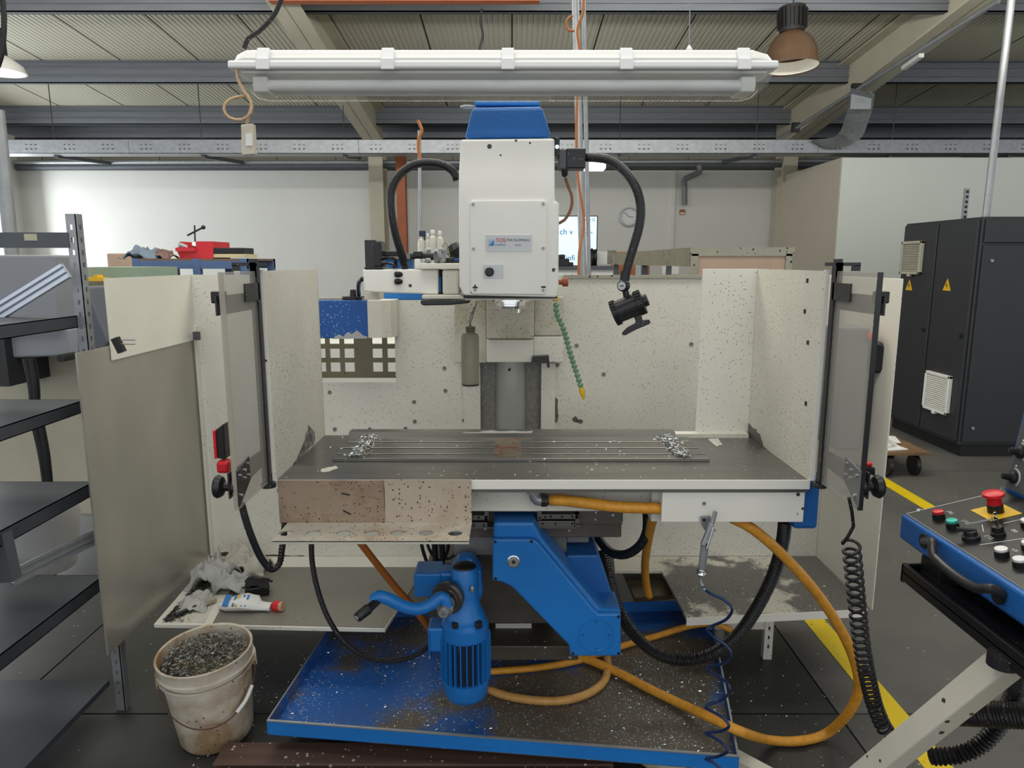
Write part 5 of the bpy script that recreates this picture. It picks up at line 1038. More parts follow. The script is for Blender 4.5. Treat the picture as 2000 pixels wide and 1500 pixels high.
# bottle on a wire
bo = thing('plastic_bottle', 'cloudy greenish plastic bottle hanging upright on a wire by the spindle', 'bottle', P(918, 753, 2.35))
a, b = P(919, 752, 2.35), P(919, 650, 2.35); h = b.z - a.z; w = (P(937, 700, 2.35).x - P(902, 700, 2.35).x) / 2
MB().lathe(a, (0, 0, 1), [(0, 0), (0, w * .9), (.006, w), (h - .012, w), (h - .002, w * .8), (h, w * .45), (h + .016, w * .4), (h + .016, 0)], 20).build('bottle_body', M_bottle, bo, smooth=True)
MB().lathe(b + Vector((0, 0, .002)), (0, 0, 1), [(0, w * .5), (.018, w * .55), (.02, 0)], 16).build('neck_ring', mat('grimy_neck', srgb(90, 90, 74), .5, var=.3), bo, smooth=True)
MB().lathe(a, (0, 0, 1), [(-.001, 0), (-.001, w * .95), (.006, w * 1.02)], 20).build('bottle_foot', mat('dark_glass', srgb(70, 72, 62), .2), bo, smooth=True)
MB().tube([b + Vector((-.006, 0, .015)), P(922, 622, 2.34), P(931, 590, 2.33)], .0014, 6, smooth=False).build('wire', M_blackmet, bo); MB().tube([b + Vector((.006, 0, .015)), P(916, 628, 2.34), P(926, 600, 2.33)], .0014, 6, smooth=False).build('wire', M_blackmet, bo)

# ================================================================== WORK LAMP
wl = thing('work_lamp', 'black jointed work lamp on a curved hose arm right of the milling head', 'lamp', P(1230, 600, 2.0))
YL = 2.02
MB().tube([P(1140, 307, YL + .08), P(1160, 308, YL + .06), P(1190, 313, YL + .04), P(1218, 332, YL + .02), P(1240, 362, YL), P(1251, 400, YL), P(1249, 440, YL), P(1238, 480, YL), P(1226, 520, YL), P(1221, 545, YL)], .0125, 16).build('lamp_arm', M_blackrub, wl, smooth=True)
MB().cyl(P(1222, 530, YL), P(1219, 552, YL), .0135, n=16).build('arm_sleeve', M_black, wl, smooth=True)
j = P(1217, 558, YL - .01)
MB().lathe(j + Vector((.008, .012, 0)), (-.55, -1, 0), [(0, .012), (.004, .016), (.024, .016), (.028, .013), (.028, 0)], 24).build('joint', M_blackmet, wl, smooth=True)
jf = j + Vector((.008, .012, 0)) + Vector((-.55, -1, 0)).normalized() * .0285; MB().lathe(jf, (-.55, -1, 0), [(0, .0115), (.001, .0115), (.001, 0)], 24).build('joint_face', M_silver, wl, smooth=True); MB().beam(jf + Vector((-.005, -.002, 0)), jf + Vector((.005, -.003, 0)), .003, .002, up=(0, 1, 0)).build('screw_slot', M_ink, wl)
a, b = P(1198, 613, YL + .008), P(1257, 588, YL - .012); ax = (b - a); ln = ax.length; rr = .0335
MB().cyl(P(1221, 565, YL), a.lerp(b, .5), .009, n=12).build('neck', M_black, wl, smooth=True)
MB().lathe(a, ax, [(.004, rr * .82), (0, rr * .86), (0, rr * 1.0), (.012, rr * 1.02), (.013, rr * .95), (ln * .78, rr * .95), (ln * .8, rr * 1.0), (ln * .97, rr * .92), (ln, rr * .7), (ln, .018), (ln + .012, .017), (ln + .013, 0)], 32).build('lamp_head', M_blackmet, wl, smooth=True)
MB().lathe(a, ax, [(.003, 0), (.003, rr * .85)], 28).build('lens', M_glasslens, wl)
axn = ax.normalized(); o1 = axn.orthogonal().normalized(); o2 = axn.cross(o1)
for k in range(20):
    t = k * math.pi / 10; d = o1 * math.cos(t) + o2 * math.sin(t)
    MB().beam(a + d * rr * 1.01 + axn * .0, a + d * rr * 1.01 + axn * .014, .004, .006, up=tuple(d)).build('rim_tooth', M_black, wl)
    MB().beam(a + d * rr * .98 + axn * ln * .78, a + d * rr * .98 + axn * ln * .98, .004, .006, up=tuple(d)).build('cooling_rib', M_black, wl)
m = MB(); pprism(m, [(1237, 616), (1251, 611), (1256, 626), (1268, 624), (1271, 629), (1269, 633), (1245, 643), (1222, 655), (1216, 655), (1216, 650), (1226, 640), (1241, 632), (1243, 628)], YL - .004, .014); m.build('mounting_foot', M_blackmet, wl, bevel=.002)

# ================================================================== STRIP LIGHT
YS = 1.80
sl_ = thing('strip_light', 'long dusty white strip light with clear cover hung over the machine', 'lamp', P(985, 190, YS))
xa, xb = P(470, 140, YS).x, P(1500, 140, YS).x; zc = P(980, 145, YS).z; ztop, zbot = P(0, 94, YS - .045).z, P(0, 195, YS).z
zr = P(0, 127, YS - .055).z
# profiles in YZ, swept along X with rounded ends
def sweep(prof, xs, mt, name, par, closed=True):
    m = MB(); L = []
    for x, s_y, s_z, zc_ in xs: L.append([m.v((x, YS + y * s_y, zc_ + (z - zc_) * s_z)) for y, z in prof])
    n = len(prof)
    for a, b in zip(L, L[1:]):
        for i in range(n if closed else n - 1): m.bm.faces.new([a[i], a[(i + 1) % n], b[(i + 1) % n], b[i]])
    if closed: m.bm.faces.new(L[0]); m.bm.faces.new(list(reversed(L[-1])))
    return m.build(name, mt, par, smooth=True)
hh = ztop - zr
sweep([(-.058, zr), (-.062, zr + hh * .35), (-.050, zr + hh * .8), (-.03, ztop), (.03, ztop), (.050, zr + hh * .8), (.062, zr + hh * .35), (.058, zr)], [(xa + .004, .9, .3, zr), (xa + .012, .96, .75, zr), (xa + .03, 1, 1, zr), (xb - .05, 1, 1, zr), (xb - .02, .96, .8, zr), (xb - .004, .88, .3, zr)], M_whiteplastic, 'housing', sl_)
m = MB(); m.box(xa - .006, xb + .002, YS - .068, YS + .068, zr - .010, zr + .008); m.build('gasket_rim', mat('bright_white_plastic', srgb(236, 236, 234), .3, var=.02), sl_, bevel=.005)
dpt = zr - .01 - zbot
sweep([(-.056, zr - .01), (-.056, zr - .01 - dpt * .5), (-.048, zr - .01 - dpt * .8), (-.03, zbot + .002), (0, zbot), (.03, zbot + .002), (.048, zr - .01 - dpt * .8), (.056, zr - .01 - dpt * .5), (.056, zr - .01)],
      [(xa + .003, .95, .25, zr), (xa + .01, .97, .6, zr), (xa + .03, 1, .9, zr), (xa + .055, 1, 1, zr), (xb - .055, 1, 1, zr), (xb - .03, 1, .9, zr), (xb - .01, .97, .6, zr), (xb - .002, .95, .25, zr)], M_diffuser, 'clear_cover', sl_, closed=False)
for yy in (-.024, .024): MB().cyl((xa + .04, YS + yy, zr - .038), (xb - .04, YS + yy, zr - .038), .013, n=16).build('tube', M_tube, sl_, smooth=True)
for xx in (xa + .04, xb - .075): MB().box(xx, xx + .035, YS - .038, YS + .038, zr - .055, zr - .02).build('tube_socket', M_whiteplastic, sl_, bevel=.003)
MB().box(xa + .02, xb - .02, YS - .05, YS + .05, zr - .016, zr - .011).build('reflector_plate', M_whiteplastic, sl_)
c0 = None
for px in (513, 757, 992, 1224, 1454):
    x = P(px, 120, YS - .07).x; k = MB(); k.box(x - .015, x + .015, YS - .076, YS - .068, zr - .014, zr + .010); k.hexa([(x - .014, YS - .072, zr + .008), (x + .014, YS - .072, zr + .008), (x + .014, YS - .060, zr + .008), (x - .014, YS - .060, zr + .008), (x - .014, YS - .062, zr + .036), (x + .014, YS - .062, zr + .036), (x + .014, YS - .052, zr + .036), (x - .014, YS - .052, zr + .036)])
    k.build('clip', mat('bright_white_plastic', (1, 1, 1)), sl_, bevel=.0015)
MB().tube([P(553, -10, 1.8), P(535, 30, 1.8), P(505, 62, 1.8), P(485, 75, 1.8), P(477, 95, 1.8)], .0055, 10).build('supply_cable', M_blackrub, sl_, smooth=True)
MB().cyl(P(1348, -10, 1.8), P(1346, 94, 1.8), .0012, n=6).build('hanging_wire', M_galv, sl_); MB().lathe(P(1346, 97, 1.8), (0, 0, 1), [(0, .008), (.01, .002)], 10, True).build('wire_anchor', M_whiteplastic, sl_)
cs = thing('pull_switch', 'small beige rocker switch dangling on a cable from the left end of the strip light', 'switch', P(484, 302, 1.74))
m = MB(); pprism(m, [(470, 243), (494, 241), (497, 301), (472, 303)], 1.74, .02); m.build('switch_body', mat('beige_plastic', srgb(206, 196, 178), .4), cs, bevel=.002)
m = MB(); pprism(m, [(479, 261), (492, 260), (493, 285), (480, 286)], 1.737, .004); m.build('rocker', M_whiteplastic, cs, bevel=.001)
M_bcable = mat('beige_cable', srgb(190, 158, 122), .5)
MB().tube([P(463, 128, 1.74), P(463, 150, 1.74), P(475, 175, 1.74), P(490, 198, 1.735), P(490, 220, 1.73), P(472, 234, 1.73), P(448, 230, 1.73), P(437, 212, 1.73), P(448, 195, 1.735), P(478, 188, 1.745), P(491, 200, 1.75), P(487, 222, 1.75), P(482, 242, 1.75)], .0035, 8).build('switch_cable', M_bcable, cs, smooth=True)

# ================================================================== AIR GUN
ag = thing('air_gun', 'silver air blow gun hanging on a small plate under the front box', 'air gun', P(1380, 1140, 1.87))
m = MB(); pprism(m, [(1368, 1009), (1387, 1008), (1391, 1020), (1399, 1038), (1378, 1038), (1370, 1026)], 1.893, .003); m.build('hook_plate', M_galv, ag)
MB().lathe(P(1375, 1015, 1.892), (0, -1, 0), [(0, .005), (.004, .005), (.004, 0)], 8).build('plate_screw', M_blackmet, ag)
MB().tube([P(1397, 999, 1.87), P(1393, 1015, 1.87), P(1386, 1035, 1.87), P(1378, 1055, 1.87)], .006, 12).build('nozzle_tube', M_galv, ag, smooth=True)
MB().beam(P(1390, 1022, 1.865), P(1372, 1065, 1.86), .012, .016, up=(0, 1, 0)).build('trigger_body', M_galv, ag, bevel=.003); MB().beam(P(1394, 1030, 1.855), P(1381, 1072, 1.85), .006, .006, up=(0, 1, 0)).build('trigger', M_chrome, ag, bevel=.001)
a, b = P(1377, 1062, 1.87), P(1371, 1110, 1.87); MB().lathe(a, b - a, [(0, .009), (.004, .0115), ((b - a).length, .0105), ((b - a).length, 0)], 18).build('handle', mat('grey_grip', srgb(124, 126, 130), .4), ag, smooth=True)
MB().lathe(b, P(1369, 1128, 1.87) - b, [(0, .010), (.003, .014), (.008, .014), (.010, .011), (.014, .0135), (.018, .0135), (.020, .008), (.026, .006)], 18, True).build('coupling', M_chrome, ag, smooth=True)
MB().tube([P(1369, 1125, 1.87), P(1370, 1140, 1.865), P(1376, 1152, 1.86)], .0055, 12, rib=(.003, .0006)).build('spring_guard', M_galv, ag, smooth=True)

# ================================================================== BUCKET
bk = thing('bucket', 'dirty cream plastic bucket full of metal swarf in front of the left shelf', 'bucket', PZ(415, 1440, 0))
bc = PZ(412, 1445, 0); bc = Vector((PZ(413, 1400, .0).x + .062, 2.20, 0)); tilt = Matrix.Translation(bc) @ Matrix.Rotation(math.radians(-2.5), 4, 'Y') @ Matrix.Rotation(math.radians(4), 4, 'X')
m = MB(); m.M = tilt; m.lathe((0, 0, 0.012), (0, 0, 1), [(0, 0), (0, .112), (.01, .118), (.26, .141), (.262, .147), (.31, .151), (.318, .153), (.322, .150), (.318, .145), (.28, .141), (.05, .12)], 48); bb = m.build('bucket_body', M_bucket, bk, smooth=True)
m = MB(); m.M = tilt
for z, r in ((.262, .1485), (.285, .151)): m.lathe((0, 0, z), (0, 0, 1), [(0, r - .003), (.001, r + .002), (.005, r + .002), (.006, r - .003)], 48)
m.build('rim_rib', M_bucket, bk, smooth=True)
hp = [Matrix.Rotation(math.radians(22), 3, 'Z') @ Vector((.152 * math.cos(t), -.149 * math.sin(t), .265 - .13 * math.sin(t))) for t in [math.pi * k / 12 for k in range(13)]]
m = MB(); m.M = tilt; m.tube(hp, .0022, 8); m.build('wire_handle', mat('rusty_wire', srgb(90, 62, 44), .6), bk, smooth=True)
m = MB(); m.M = tilt; m.tube(hp[2:5], .0065, 10); m.build('handle_grip', M_whiteplastic, bk, smooth=True)
for s_ in (-1, 1): m = MB(); m.M = tilt; m.M = m.M @ Matrix.Rotation(math.radians(22), 4, 'Z'); m.box(s_ * .143, s_ * .156, -.018, .018, .235, .285); m.build('handle_lug', M_bucket, bk, bevel=.004)
mo = rag('bucket_swarf', (bc.x - .012, bc.y - .018, .262), .140, .140, .085, M_chipsdark, 'dark grey-green swarf heaped inside the bucket', 6, 'swarf', 40); mo['kind'] = 'stuff'; mo.modifiers.clear(); mo.rotation_euler = (0, 0, 0)
me = mo.data
for v_ in me.vertices:     # keep the heap inside the rim
    r = math.hypot(v_.co.x, v_.co.y)
    v_.co.z += noise.noise(Vector((v_.co.x * 60, v_.co.y * 60, 0))) * .006
    if r > .137: v_.co.x *= .137 / r; v_.co.y *= .137 / r
def in_bucket():
    r, t = .134 * math.sqrt(random.random()), random.uniform(0, 6.283); x, y = r * math.cos(t), r * math.sin(t)
    return (bc.x - .012 + x, bc.y - .02 + y, .278 + .055 * max(0, 1 - (r / .15) ** 2) ** .5 + random.uniform(0, .012) - .0 * x)
chips('bucket_chips', 'bright metal chips on top of the heap in the bucket', 2400, in_bucket, size=.006, mt=mat('grey_swarf', srgb(140, 140, 132), .35, metal=.6, var=.5, vscale=70))
tag(MB().box(*[c for c in (bc.x - .05, bc.x - .036, bc.y - .10, bc.y - .085, .318, .324)]).build('orange_scrap', M_yellow, bevel=.002), 'tiny orange scrap lying on the swarf in the bucket', 'scrap')

# ================================================================== THINGS ON THE LEFT SHELF
def onshelf(px, py): return PZ(px, py, .302)
q = onshelf(418, 1135); rag('white_rag', (q.x, q.y, .303), .085, .09, .14, M_rag, 'big crumpled pale grey rag leaning on the steel plate, left shelf', 1)
q = onshelf(452, 1150); rag('white_rag', (q.x, q.y, .303), .075, .06, .09, M_rag, 'crumpled grey rag in front of the big rag, left shelf', 8)
q = onshelf(478, 1112); rag('white_rag', (q.x, q.y, .303), .10, .07, .115, mat('beige_rag', srgb(188, 184, 172), .9, var=.2), 'crumpled beige rag behind the black brush on the left shelf', 12)
q = onshelf(385, 1180); rag('white_rag', (q.x, q.y, .303), .055, .07, .05, M_rag, 'flat twisted end of grey rag by the swept chips, left shelf', 15)
q = onshelf(503, 1160); bh = MB(); bh.M = Matrix.Translation((q.x, q.y, .303)) @ Matrix.Rotation(math.radians(20), 4, 'Z'); bh.box(-.045, .045, -.03, .03, 0, .04); bh = bh.build('hand_brush', M_black, bevel=.006); tag(bh, 'black hand brush block lying in front of the beige rag', 'brush')
rag('bristle_tuft', (q.x + .005, q.y, .343), .05, .035, .035, mat('black_bristle', (.02, .02, .02), .9, var=.5, vscale=60), 'tuft', 21); o = bpy.context.scene.collection.objects.get('bristle_tuft'); 
for k_ in ('label', 'category'): del o[k_]
WLOC[o.name] = o.location.copy(); wq = o.location.copy(); o.parent = bh; o.location = wq - bh.location
pk = thing('packet', 'white packet with blue and yellow print and a torn red end on the left shelf', 'packet', onshelf(490, 1195))
m = MB(); A = []
pts = [(onshelf(428, 1190), .004, .012), (onshelf(445, 1190), .022, .02), (onshelf(480, 1188), .03, .026), (onshelf(500, 1188), .03, .022), (onshelf(508, 1190), .018, .014), (onshelf(530, 1191), .016, .012)]
prev = None
for p_, w_, h_ in pts:
    cur = [m.v((p_.x, p_.y + w_ * math.cos(t) * 1.6, p_.z + h_ + h_ * math.sin(t) + .002 * math.sin(5 * t + p_.x * 90))) for t in [2 * math.pi * k / 14 for k in range(14)]]
    if prev: [m.bm.faces.new([prev[k], prev[(k + 1) % 14], cur[(k + 1) % 14], cur[k]]) for k in range(14)]
    else: m.bm.faces.new(cur)
    prev = cur
m.bm.faces.new(prev); m.build('wrapping', M_paper, pk, smooth=True)
for i, (xx, ww, mt_) in enumerate(((449, 12, M_blueprint), (470, 5, M_yellow), (480, 4, M_blueprint), (488, 4, M_blueprint), (464, 4, M_blueprint))):
    q = onshelf(xx, 1188); ww *= .0018; m = MB(); m.hexa([(q.x - ww / 2, q.y - .045, q.z + .030), (q.x + ww / 2, q.y - .045, q.z + .030), (q.x + ww / 2, q.y + .0, q.z + .0525), (q.x - ww / 2, q.y + .0, q.z + .0525), (q.x - ww / 2, q.y - .046, q.z + .033), (q.x + ww / 2, q.y - .046, q.z + .033), (q.x + ww / 2, q.y + .0, q.z + .055), (q.x - ww / 2, q.y + .0, q.z + .055)]); m.build('printed_patch', mt_, pk)
q = onshelf(538, 1192); MB().lathe(q + Vector((-.012, 0, .016)), (1, 0, .05), [(0, .013), (.01, .02), (.03, .021), (.036, .013), (.036, 0)], 9).build('red_end', M_red, pk)
MB().lathe(q + Vector((.02, -.004, .018)), (1, -.2, .1), [(0, .018), (.012, .017), (.012, 0)], 12).build('torn_tip', mat('tan_tip', srgb(200, 160, 130), .6), pk)
q0, q1, q2 = onshelf(343, 1207), onshelf(392, 1186), onshelf(420, 1175)
br = thing('paint_brush', 'black-handled wire brush lying near the left shelf edge', 'brush', q0)
MB().tube([q0 + Vector((0, 0, .008)), q0.lerp(q1, .5) + Vector((0, 0, .011)), q1 + Vector((0, 0, .012))], .0075, 10).build('handle', M_black, br, smooth=True); MB().beam(q1 + Vector((0, 0, .012)), q2 + Vector((0, 0, .012)), .03, .014).build('bristles', M_bristle, br)

# ================================================================== RIGHT: CONTROL CONSOLE
co = thing('control_console', 'blue control console with black button panel at the right edge', 'console', (1.15, 1.4, 0))
XC = 1.01; YE = 1.76; X2 = 1.30; zf0 = .952; zk = 1.018; Yn = .55
def zs_(x): return zf0 + (x - XC) * (zk - zf0) / (1.27 - XC)
m = MB(); m.prism([(XC, YE, zf0), (XC, YE, .892), (XC + .055, YE, .852), (X2 + .16, YE, .852), (X2 + .16, YE, zs_(X2)), (1.27, YE, zk)], (0, Yn - YE, 0)); m.build('desk_housing', M_bluedark, co, bevel=.006)
m = MB(); m.prism([(XC + .012, YE - .01, zs_(XC + .012) + .0005), (1.265, YE - .01, zs_(1.265) + .0005), (1.265, YE - .01, zs_(1.265) + .003), (XC + .012, YE - .01, zs_(XC + .012) + .003)], (0, Yn - YE + .02, 0)); bp_ = m.build('button_panel', mat('black_panel', (.012, .012, .013), .35, var=.3), co)
m = MB(); m.beam((XC + .010, YE - .008, zs_(XC + .01) + .001), (XC + .010, Yn, zs_(XC + .01) + .001), .003, .004); m.beam((XC + .010, YE - .008, zs_(XC + .01) + .001), (1.265, YE - .008, zs_(1.265) + .001), .003, .004); m.build('panel_edge', M_galv, co)
SLP = math.atan2(zk - zf0, 1.27 - XC)
def des(px, py, h=0.0):   # point on the sloping desk seen at a pixel
    d = ray(px, py); n = Vector((-math.sin(SLP), 0, math.cos(SLP))); p0 = Vector((XC, 0, zf0)) + n * (.003 + h); t = n.dot(p0 - EYE) / n.dot(d); return EYE + d * t
NV = Vector((-math.sin(SLP), 0, math.cos(SLP)))
def button(px, py, r, h, mt, name, lbl=None, base=True):
    q = des(px, py)
    o = None
    if base: o = MB().lathe(q, NV, [(0, r * 1.15), (h * .75, r * 1.15), (h * .8, r * .95), (h * .8, 0)], 20).build('button_collar', M_black, co, smooth=True)
    o2 = MB().lathe(q + NV * h * .8, NV, [(0, r), (h * .3, r), (h * .36, r * .8), (h * .36, 0)], 20).build(name, mt, co, smooth=True)
    if lbl: lab(o2, lbl)
button(1834, 1012, .0125, .018, M_red, 'push_button', 'red push button'); button(1861, 1030, .0125, .018, M_teal, 'push_button', 'teal push button')
button(1957, 1085, .0125, .016, M_paper, 'push_button'); button(1993, 1105, .0125, .016, M_paper, 'push_button'); button(2010, 1072, .0125, .016, M_paper, 'push_button'); button(2008, 1028, .0125, .016, M_paper, 'push_button')
# emergency stop
qe = des(1945, 1000)
m = MB(); m.M = Matrix.Translation(qe) @ Matrix.Rotation(-SLP, 4, 'Y'); m.box(-.038, .038, -.038, .038, 0, .001); m.build('yellow_plate', M_yellow, co, bevel=.0004)
MB().lathe(qe, NV, [(0, .0175), (.02, .0175), (.022, .015), (.022, 0)], 22).build('stop_base', M_black, co, smooth=True)
MB().lathe(qe + NV * .02, NV, [(0, .0155), (.018, .0155), (.024, .024), (.030, .0235), (.034, .012), (.034, 0)], 26).build('emergency_stop', M_red, co, smooth=True)
qk = des(1950, 1045); MB().lathe(qk, NV, [(0, .015), (.008, .015), (.009, .0125), (.022, .0125), (.024, .009), (.024, 0)], 20).build('key_switch', M_black, co, smooth=True)
MB().beam(qk + NV * .024, qk + NV * .045, .002, .012, up=(0, 1, 0)).build('key', M_chrome, co); MB().tube([qk + NV * .04 + Vector((.006 * math.cos(t) - .004, 0, .010 * math.sin(t) + .006)) for t in [2 * math.pi * k / 12 for k in range(13)]], .001, 6, smooth=False).build('key_ring', M_chrome, co)
MB().beam(qk + NV * .040 + Vector((-.008, .0, 0)), qk + NV * .012 + Vector((-.05, .035, .0)), .009, .002).build('spare_key', M_galv, co)
qs = des(1897, 1052); MB().lathe(qs, NV, [(0, .019), (.008, .019), (.01, .014), (.02, .013), (.02, 0)], 20).build('rotary_switch', M_black, co, smooth=True); MB().beam(qs + NV * .02 + Vector((-.026, .01, 0)), qs + NV * .02 + Vector((.012, -.004, 0)), .008, .01).build('switch_lever', M_black, co, bevel=.002)
RTD = Matrix.Rotation(-SLP, 4, 'Y') @ Matrix.Rotation(math.radians(-90), 4, 'Z')
for (px, py, s_) in ((1856, 1001, '|0|'), (1886, 1019, '|1|'), (1932, 1049, '|/|'), (1981, 1037, '00'), (1981, 1075, '<Y'), (1915, 1025, '')):
    for k, ch in enumerate(s_): text(ch, .013, Matrix.Translation(des(px, py, .0006)) @ RTD @ Matrix.Translation(((k - len(s_) / 2 + .5) * .008, 0, 0)), M_whiteprint, co)
for (a, b) in (((1914, 1064), (2010, 1050)), ((1960, 1022), (2010, 1011)), ((1918, 1025), (1921, 1038))): MB().beam(des(*a, .0003), des(*b, .0003), .0015, .0006, up=tuple(NV)).build('white_line', M_whiteprint, co)
q = des(1794, 996); MB().lathe(q, NV, [(0, .006), (.002, .005), (.002, 0)], 10).build('panel_screw', M_chrome, co)
# upright panel
ua = Vector((1.268, YE - .0, zk)); ub = Vector((1.31, YE - .0, zk + .34))
m = MB(); m.prism([ua, ub, ub + Vector((.15, 0, 0)), ua + Vector((.18, 0, 0))], (0, Yn - YE, 0)); m.build('upright_housing', M_bluedark, co, bevel=.006)
un = Vector((-(ub.z - ua.z), 0, ub.x - ua.x)).normalized()
m = MB(); a_ = ua + un * .001 + Vector((0, -.012, .012)); b_ = ub + un * .001 + Vector((0, -.012, -.01)); m.prism([a_, b_, b_ + un * .003, a_ + un * .003], (0, Yn - YE + .03, 0)); m.build('upright_panel', mat('grey_front_panel', srgb(84, 84, 86), .45, var=.08), co)
def upp(px, py):
    d = ray(px, py); p0 = ua + un * .004; t = un.dot(p0 - EYE) / un.dot(d); return EYE + d * t
for (px, py) in ((1994, 883), (1980, 932)):
    q = upp(px, py); MB().lathe(q, un, [(0, .016), (.006, .016), (.010, .010), (.028, .008), (.030, 0)], 18).build('rotary_knob', M_black, co, smooth=True)
    m = MB(); e1 = Vector((0, -1, 0)); e2 = un.cross(e1).normalized(); e2 = e2 if e2.z > 0 else -e2
    for rr_ in (.021, .024):
        arc = [q + un * .001 + (e1 * math.cos(t) + e2 * math.sin(t)) * rr_ for t in [math.radians(-50 + k * 15) for k in range(11)]]; m.tube(arc, .0007, 6, smooth=False)
    m.build('dial_mark', M_whiteprint, co)
    MB().lathe(q + e2 * .03, un, [(0, .003), (.001, .003), (.001, 0)], 8).build('dial_dot', M_whiteprint, co)
q = upp(1957, 955); MB().lathe(q, un, [(0, .005), (.002, .005), (.002, 0)], 10).build('panel_screw', M_chrome, co)
# grab handle
hpz = [PX(1806, 1057, XC - .0), PX(1822, 1060, XC - .025), PX(1822, 1085, XC - .035), PX(1862, 1122, XC - .035), PX(1905, 1148, XC - .035), PX(1935, 1150, XC - .032), PX(1957, 1160, XC - .005)]
MB().tube(hpz, .0105, 14).build('grab_handle', M_blackmet, co, smooth=True); MB().lathe(hpz[0], (-1, 0, 0), [(0, .018), (.004, .018), (.004, 0)], 16).build('handle_foot', M_black, co, smooth=True); MB().lathe(PX(1952, 1162, XC), (-1, 0, 0), [(0, .02), (.005, .02), (.005, 0)], 16).build('handle_foot', M_black, co, smooth=True)
# black carrier frame under the desk
m = MB(); m.box(XC + .0, XC + .4, Yn, 1.735, .805, .812); m.box(XC - .0, XC + .012, Yn, 1.735, .785, .83); m.box(XC, XC + .4, 1.725, 1.735, .78, .83); m.box(XC + .04, XC + .12, 1.64, 1.72, .812, .86); m.build('carrier_frame', M_black, co, bevel=.002)
m = MB(); m.box(XC + .03, XC + .06, Yn, 1.70, .812, .824); m.box(XC + .015, XC + .3, Yn, 1.0, .77, .805); m.build('carrier_rail', M_blackmet, co)
arm = thing('console_arm', 'worn white box-section arm carrying the console, rising from the floor', 'arm', (1.0, 1.6, 0))
M_arm = mat('worn_white_arm', srgb(204, 200, 186), .5, var=.1, speck=.25, sscale=50, patch=.36, pcol=srgb(178, 160, 132), psoft=.05, pscale=4)
a0, a1 = P(1972, 1288, 1.38), P(1588, 1600, 1.72); m = MB(); m.beam(a0, a1, .045, .06, up=(0, 1, .3)); m.build('rising_beam', M_arm, arm, bevel=.004)
m = MB(); a0, a1 = PZ(1250, 1445, .06), PZ(1400, 1535, .06); m.beam(a0, a1, .10, .08); m.build('floor_beam', M_arm, arm, bevel=.004); m = MB(); a0, a1 = PZ(1418, 1478, .05), PZ(1640, 1600, .05); m.beam(a0, a1, .05, .06); m.build('floor_beam', M_arm, arm, bevel=.004)
MB().cyl(P(1958, 1300, 1.35), (P(1958, 1300, 1.35).x, 1.35, .80), .03, n=16).build('pivot', M_blackmet, arm, smooth=True)
hose('bellows_hose', [P(1990, 1310, 1.70), P(1985, 1350, 1.72), P(1968, 1385, 1.74), P(1948, 1420, 1.75), P(1915, 1455, 1.76), P(1870, 1475, 1.77), P(1815, 1478, 1.78)], .021, M_blackrub, 'black bellows hose curving behind the white console arm, lower right corner', rib=(.012, .0035))
hose('bellows_hose', [P(2080, 1400, 1.60), P(2000, 1398, 1.64), P(1940, 1395, 1.68), P(1900, 1393, 1.72), P(1850, 1392, 1.78)], .033, M_blackrub, 'thick black corrugated hose running level to the right picture edge', rib=(.008, .0012))

# ================================================================== FLOOR LEVEL
bd = thing('duckboard', 'brown wooden duckboard in front of the drip tray', 'duckboard', (-.3, 1.9, 0))
xl_, xr_ = PZ(425, 1475, .05).x, PZ(1195, 1475, .05).x
for i, (y0, y1) in enumerate(((1.985, 2.09), (1.865, 1.97), (1.745, 1.85), (1.625, 1.73), (1.505, 1.61))): MB().box(xl_ + .01 * i, xr_ - .004 * i, y0, y1, .03, .05).build('plank', M_wood, bd, bevel=.003)
for xx in (xl_ + .05, -.2, xr_ - .1): MB().box(xx, xx + .05, 1.52, 2.08, 0, .03).build('bearer', M_wood, bd)
sb = thing('shelf_stand', 'white perforated steel angle stand under the right machine shelf', 'stand', PZ(1505, 1232, 0))
q = PZ(1504, 1226, .14); MB().box(q.x - .02, q.x + .015, q.y, q.y + .03, .0, .285).build('leg', M_cream_chip, sb); MB().box(q.x - .24, q.x - .02, q.y + .005, q.y + .012, .13, .2).build('cross_bar', M_cream_chip, sb)
for k in range(5): MB().box(q.x - .006, q.x + .001, q.y - .001, q.y, .05 + k * .04, .065 + k * .04).build('slot', M_ink, sb)
jar = thing('glass_jar', 'small clear jar standing under the right shelf beside the tray', 'jar', PZ(1395, 1262, 0)); q = PZ(1397, 1262, 0); MB().lathe(q, (0, 0, 1), [(0, 0), (0, .035), (.07, .035), (.08, .028), (.1, .028)], 16).build('jar_body', mat('clear_glass', srgb(150, 150, 140), .15, alpha=.5), jar, smooth=True)
MB().lathe(q + Vector((0, 0, .1)), (0, 0, 1), [(0, .03), (.012, .03), (.012, 0)], 16).build('jar_lid', M_orangesteel, jar, smooth=True)
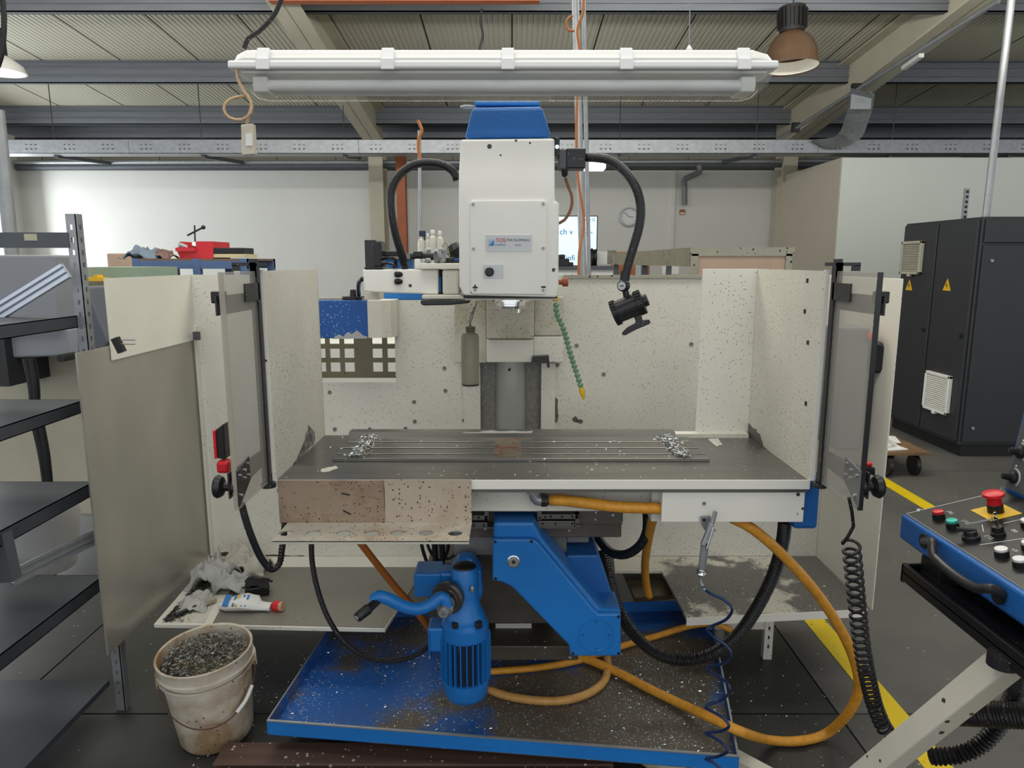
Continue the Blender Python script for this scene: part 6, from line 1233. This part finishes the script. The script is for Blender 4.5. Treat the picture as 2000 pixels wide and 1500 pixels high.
# bottles behind the tool changer on a trolley top
bt = thing('bottle_trolley', 'grey trolley top behind the tool changer holding bottles', 'trolley', P(850, 620, 3.75)); pbox(MB(), 800, 504, 900, 508, 3.7, .4).build('tray', M_rackgrey, bt)
for px in (803, 895): pbox(MB(), px, 508, px + 4, 900, 3.7, .03).build('leg', M_rackgrey, bt)
zb_ = P(0, 504, 3.72).z
def bottle(name, px, w, ptop, lbl, cap=True):
    q = P(px, 504, 3.8); q.z = zb_; W = w * 3.8 / FPX / 2; H = P(px, ptop, 3.8).z - zb_
    o = thing(name, lbl, 'bottle', q); MB().lathe(q, (0, 0, 1), [(0, 0), (0, W), (H * .7, W), (H * .85, W * .8), (H * .9, W * .4), (H, W * .4), (H, 0)], 18).build('bottle_body', mat('milky_plastic', srgb(212, 210, 196), .35, var=.06, alpha=.92), o, smooth=True); return o, q, W, H
o, q, W, H = bottle('spray_bottle', 824, 15, 462, 'white spray bottle with dark trigger left of the canisters')
m = MB(); m.box(q.x - .012, q.x + .022, q.y - .01, q.y + .01, q.z + H, q.z + H + .03); m.box(q.x + .012, q.x + .02, q.y - .006, q.y + .006, q.z + H - .02, q.z + H); m.build('trigger', mat('navy_plastic', srgb(30, 40, 70), .4), o, bevel=.003)
for px, w, pt, lb in ((836, 10, 463, 'narrow white canister behind the spray bottle'), (846, 16, 456, 'wide milky canister left of the head, nearer one'), (860, 14, 458, 'milky canister closest to the milling head')):
    o, q, W, H = bottle('canister', px, w, pt, lb); MB().lathe(q + Vector((0, 0, H)), (0, 0, 1), [(0, W * .5), (.016, W * .5), (.018, W * .3), (.018, 0)], 12).build('cap', M_whiteplastic, o, smooth=True)
MB_ = MB().lathe(P(882, 478, 3.6), (.6, 0, -1), [(0, .0), (0, .03), (.03, .045), (.06, .03), (.075, .015)], 9, True).build('black_knob_part', M_black); MB_.name = 'black_fitting'; tag(MB_, 'black fitting standing behind the tool changer next to the head', 'fitting')
o = MB().lathe(P(888, 503, 3.7), (0, 0, 1), [(0, .03), (.04, .03), (.045, .02), (.07, .02), (.07, 0)], 12).build('dark_cylinder', M_blackmet, smooth=True); tag(o, 'dark metal cylinder under the black fitting behind the tool changer', 'fitting')

# repeated things of one kind share a group
by = {}
for o in list(C.objects):
    if o.parent is None and 'label' in o: by.setdefault(o.name.split('.')[0], []).append(o)
for k, v in by.items():
    if len(v) > 1:
        for o in v: o['group'] = k.replace('_', ' ') + 's in the workshop'
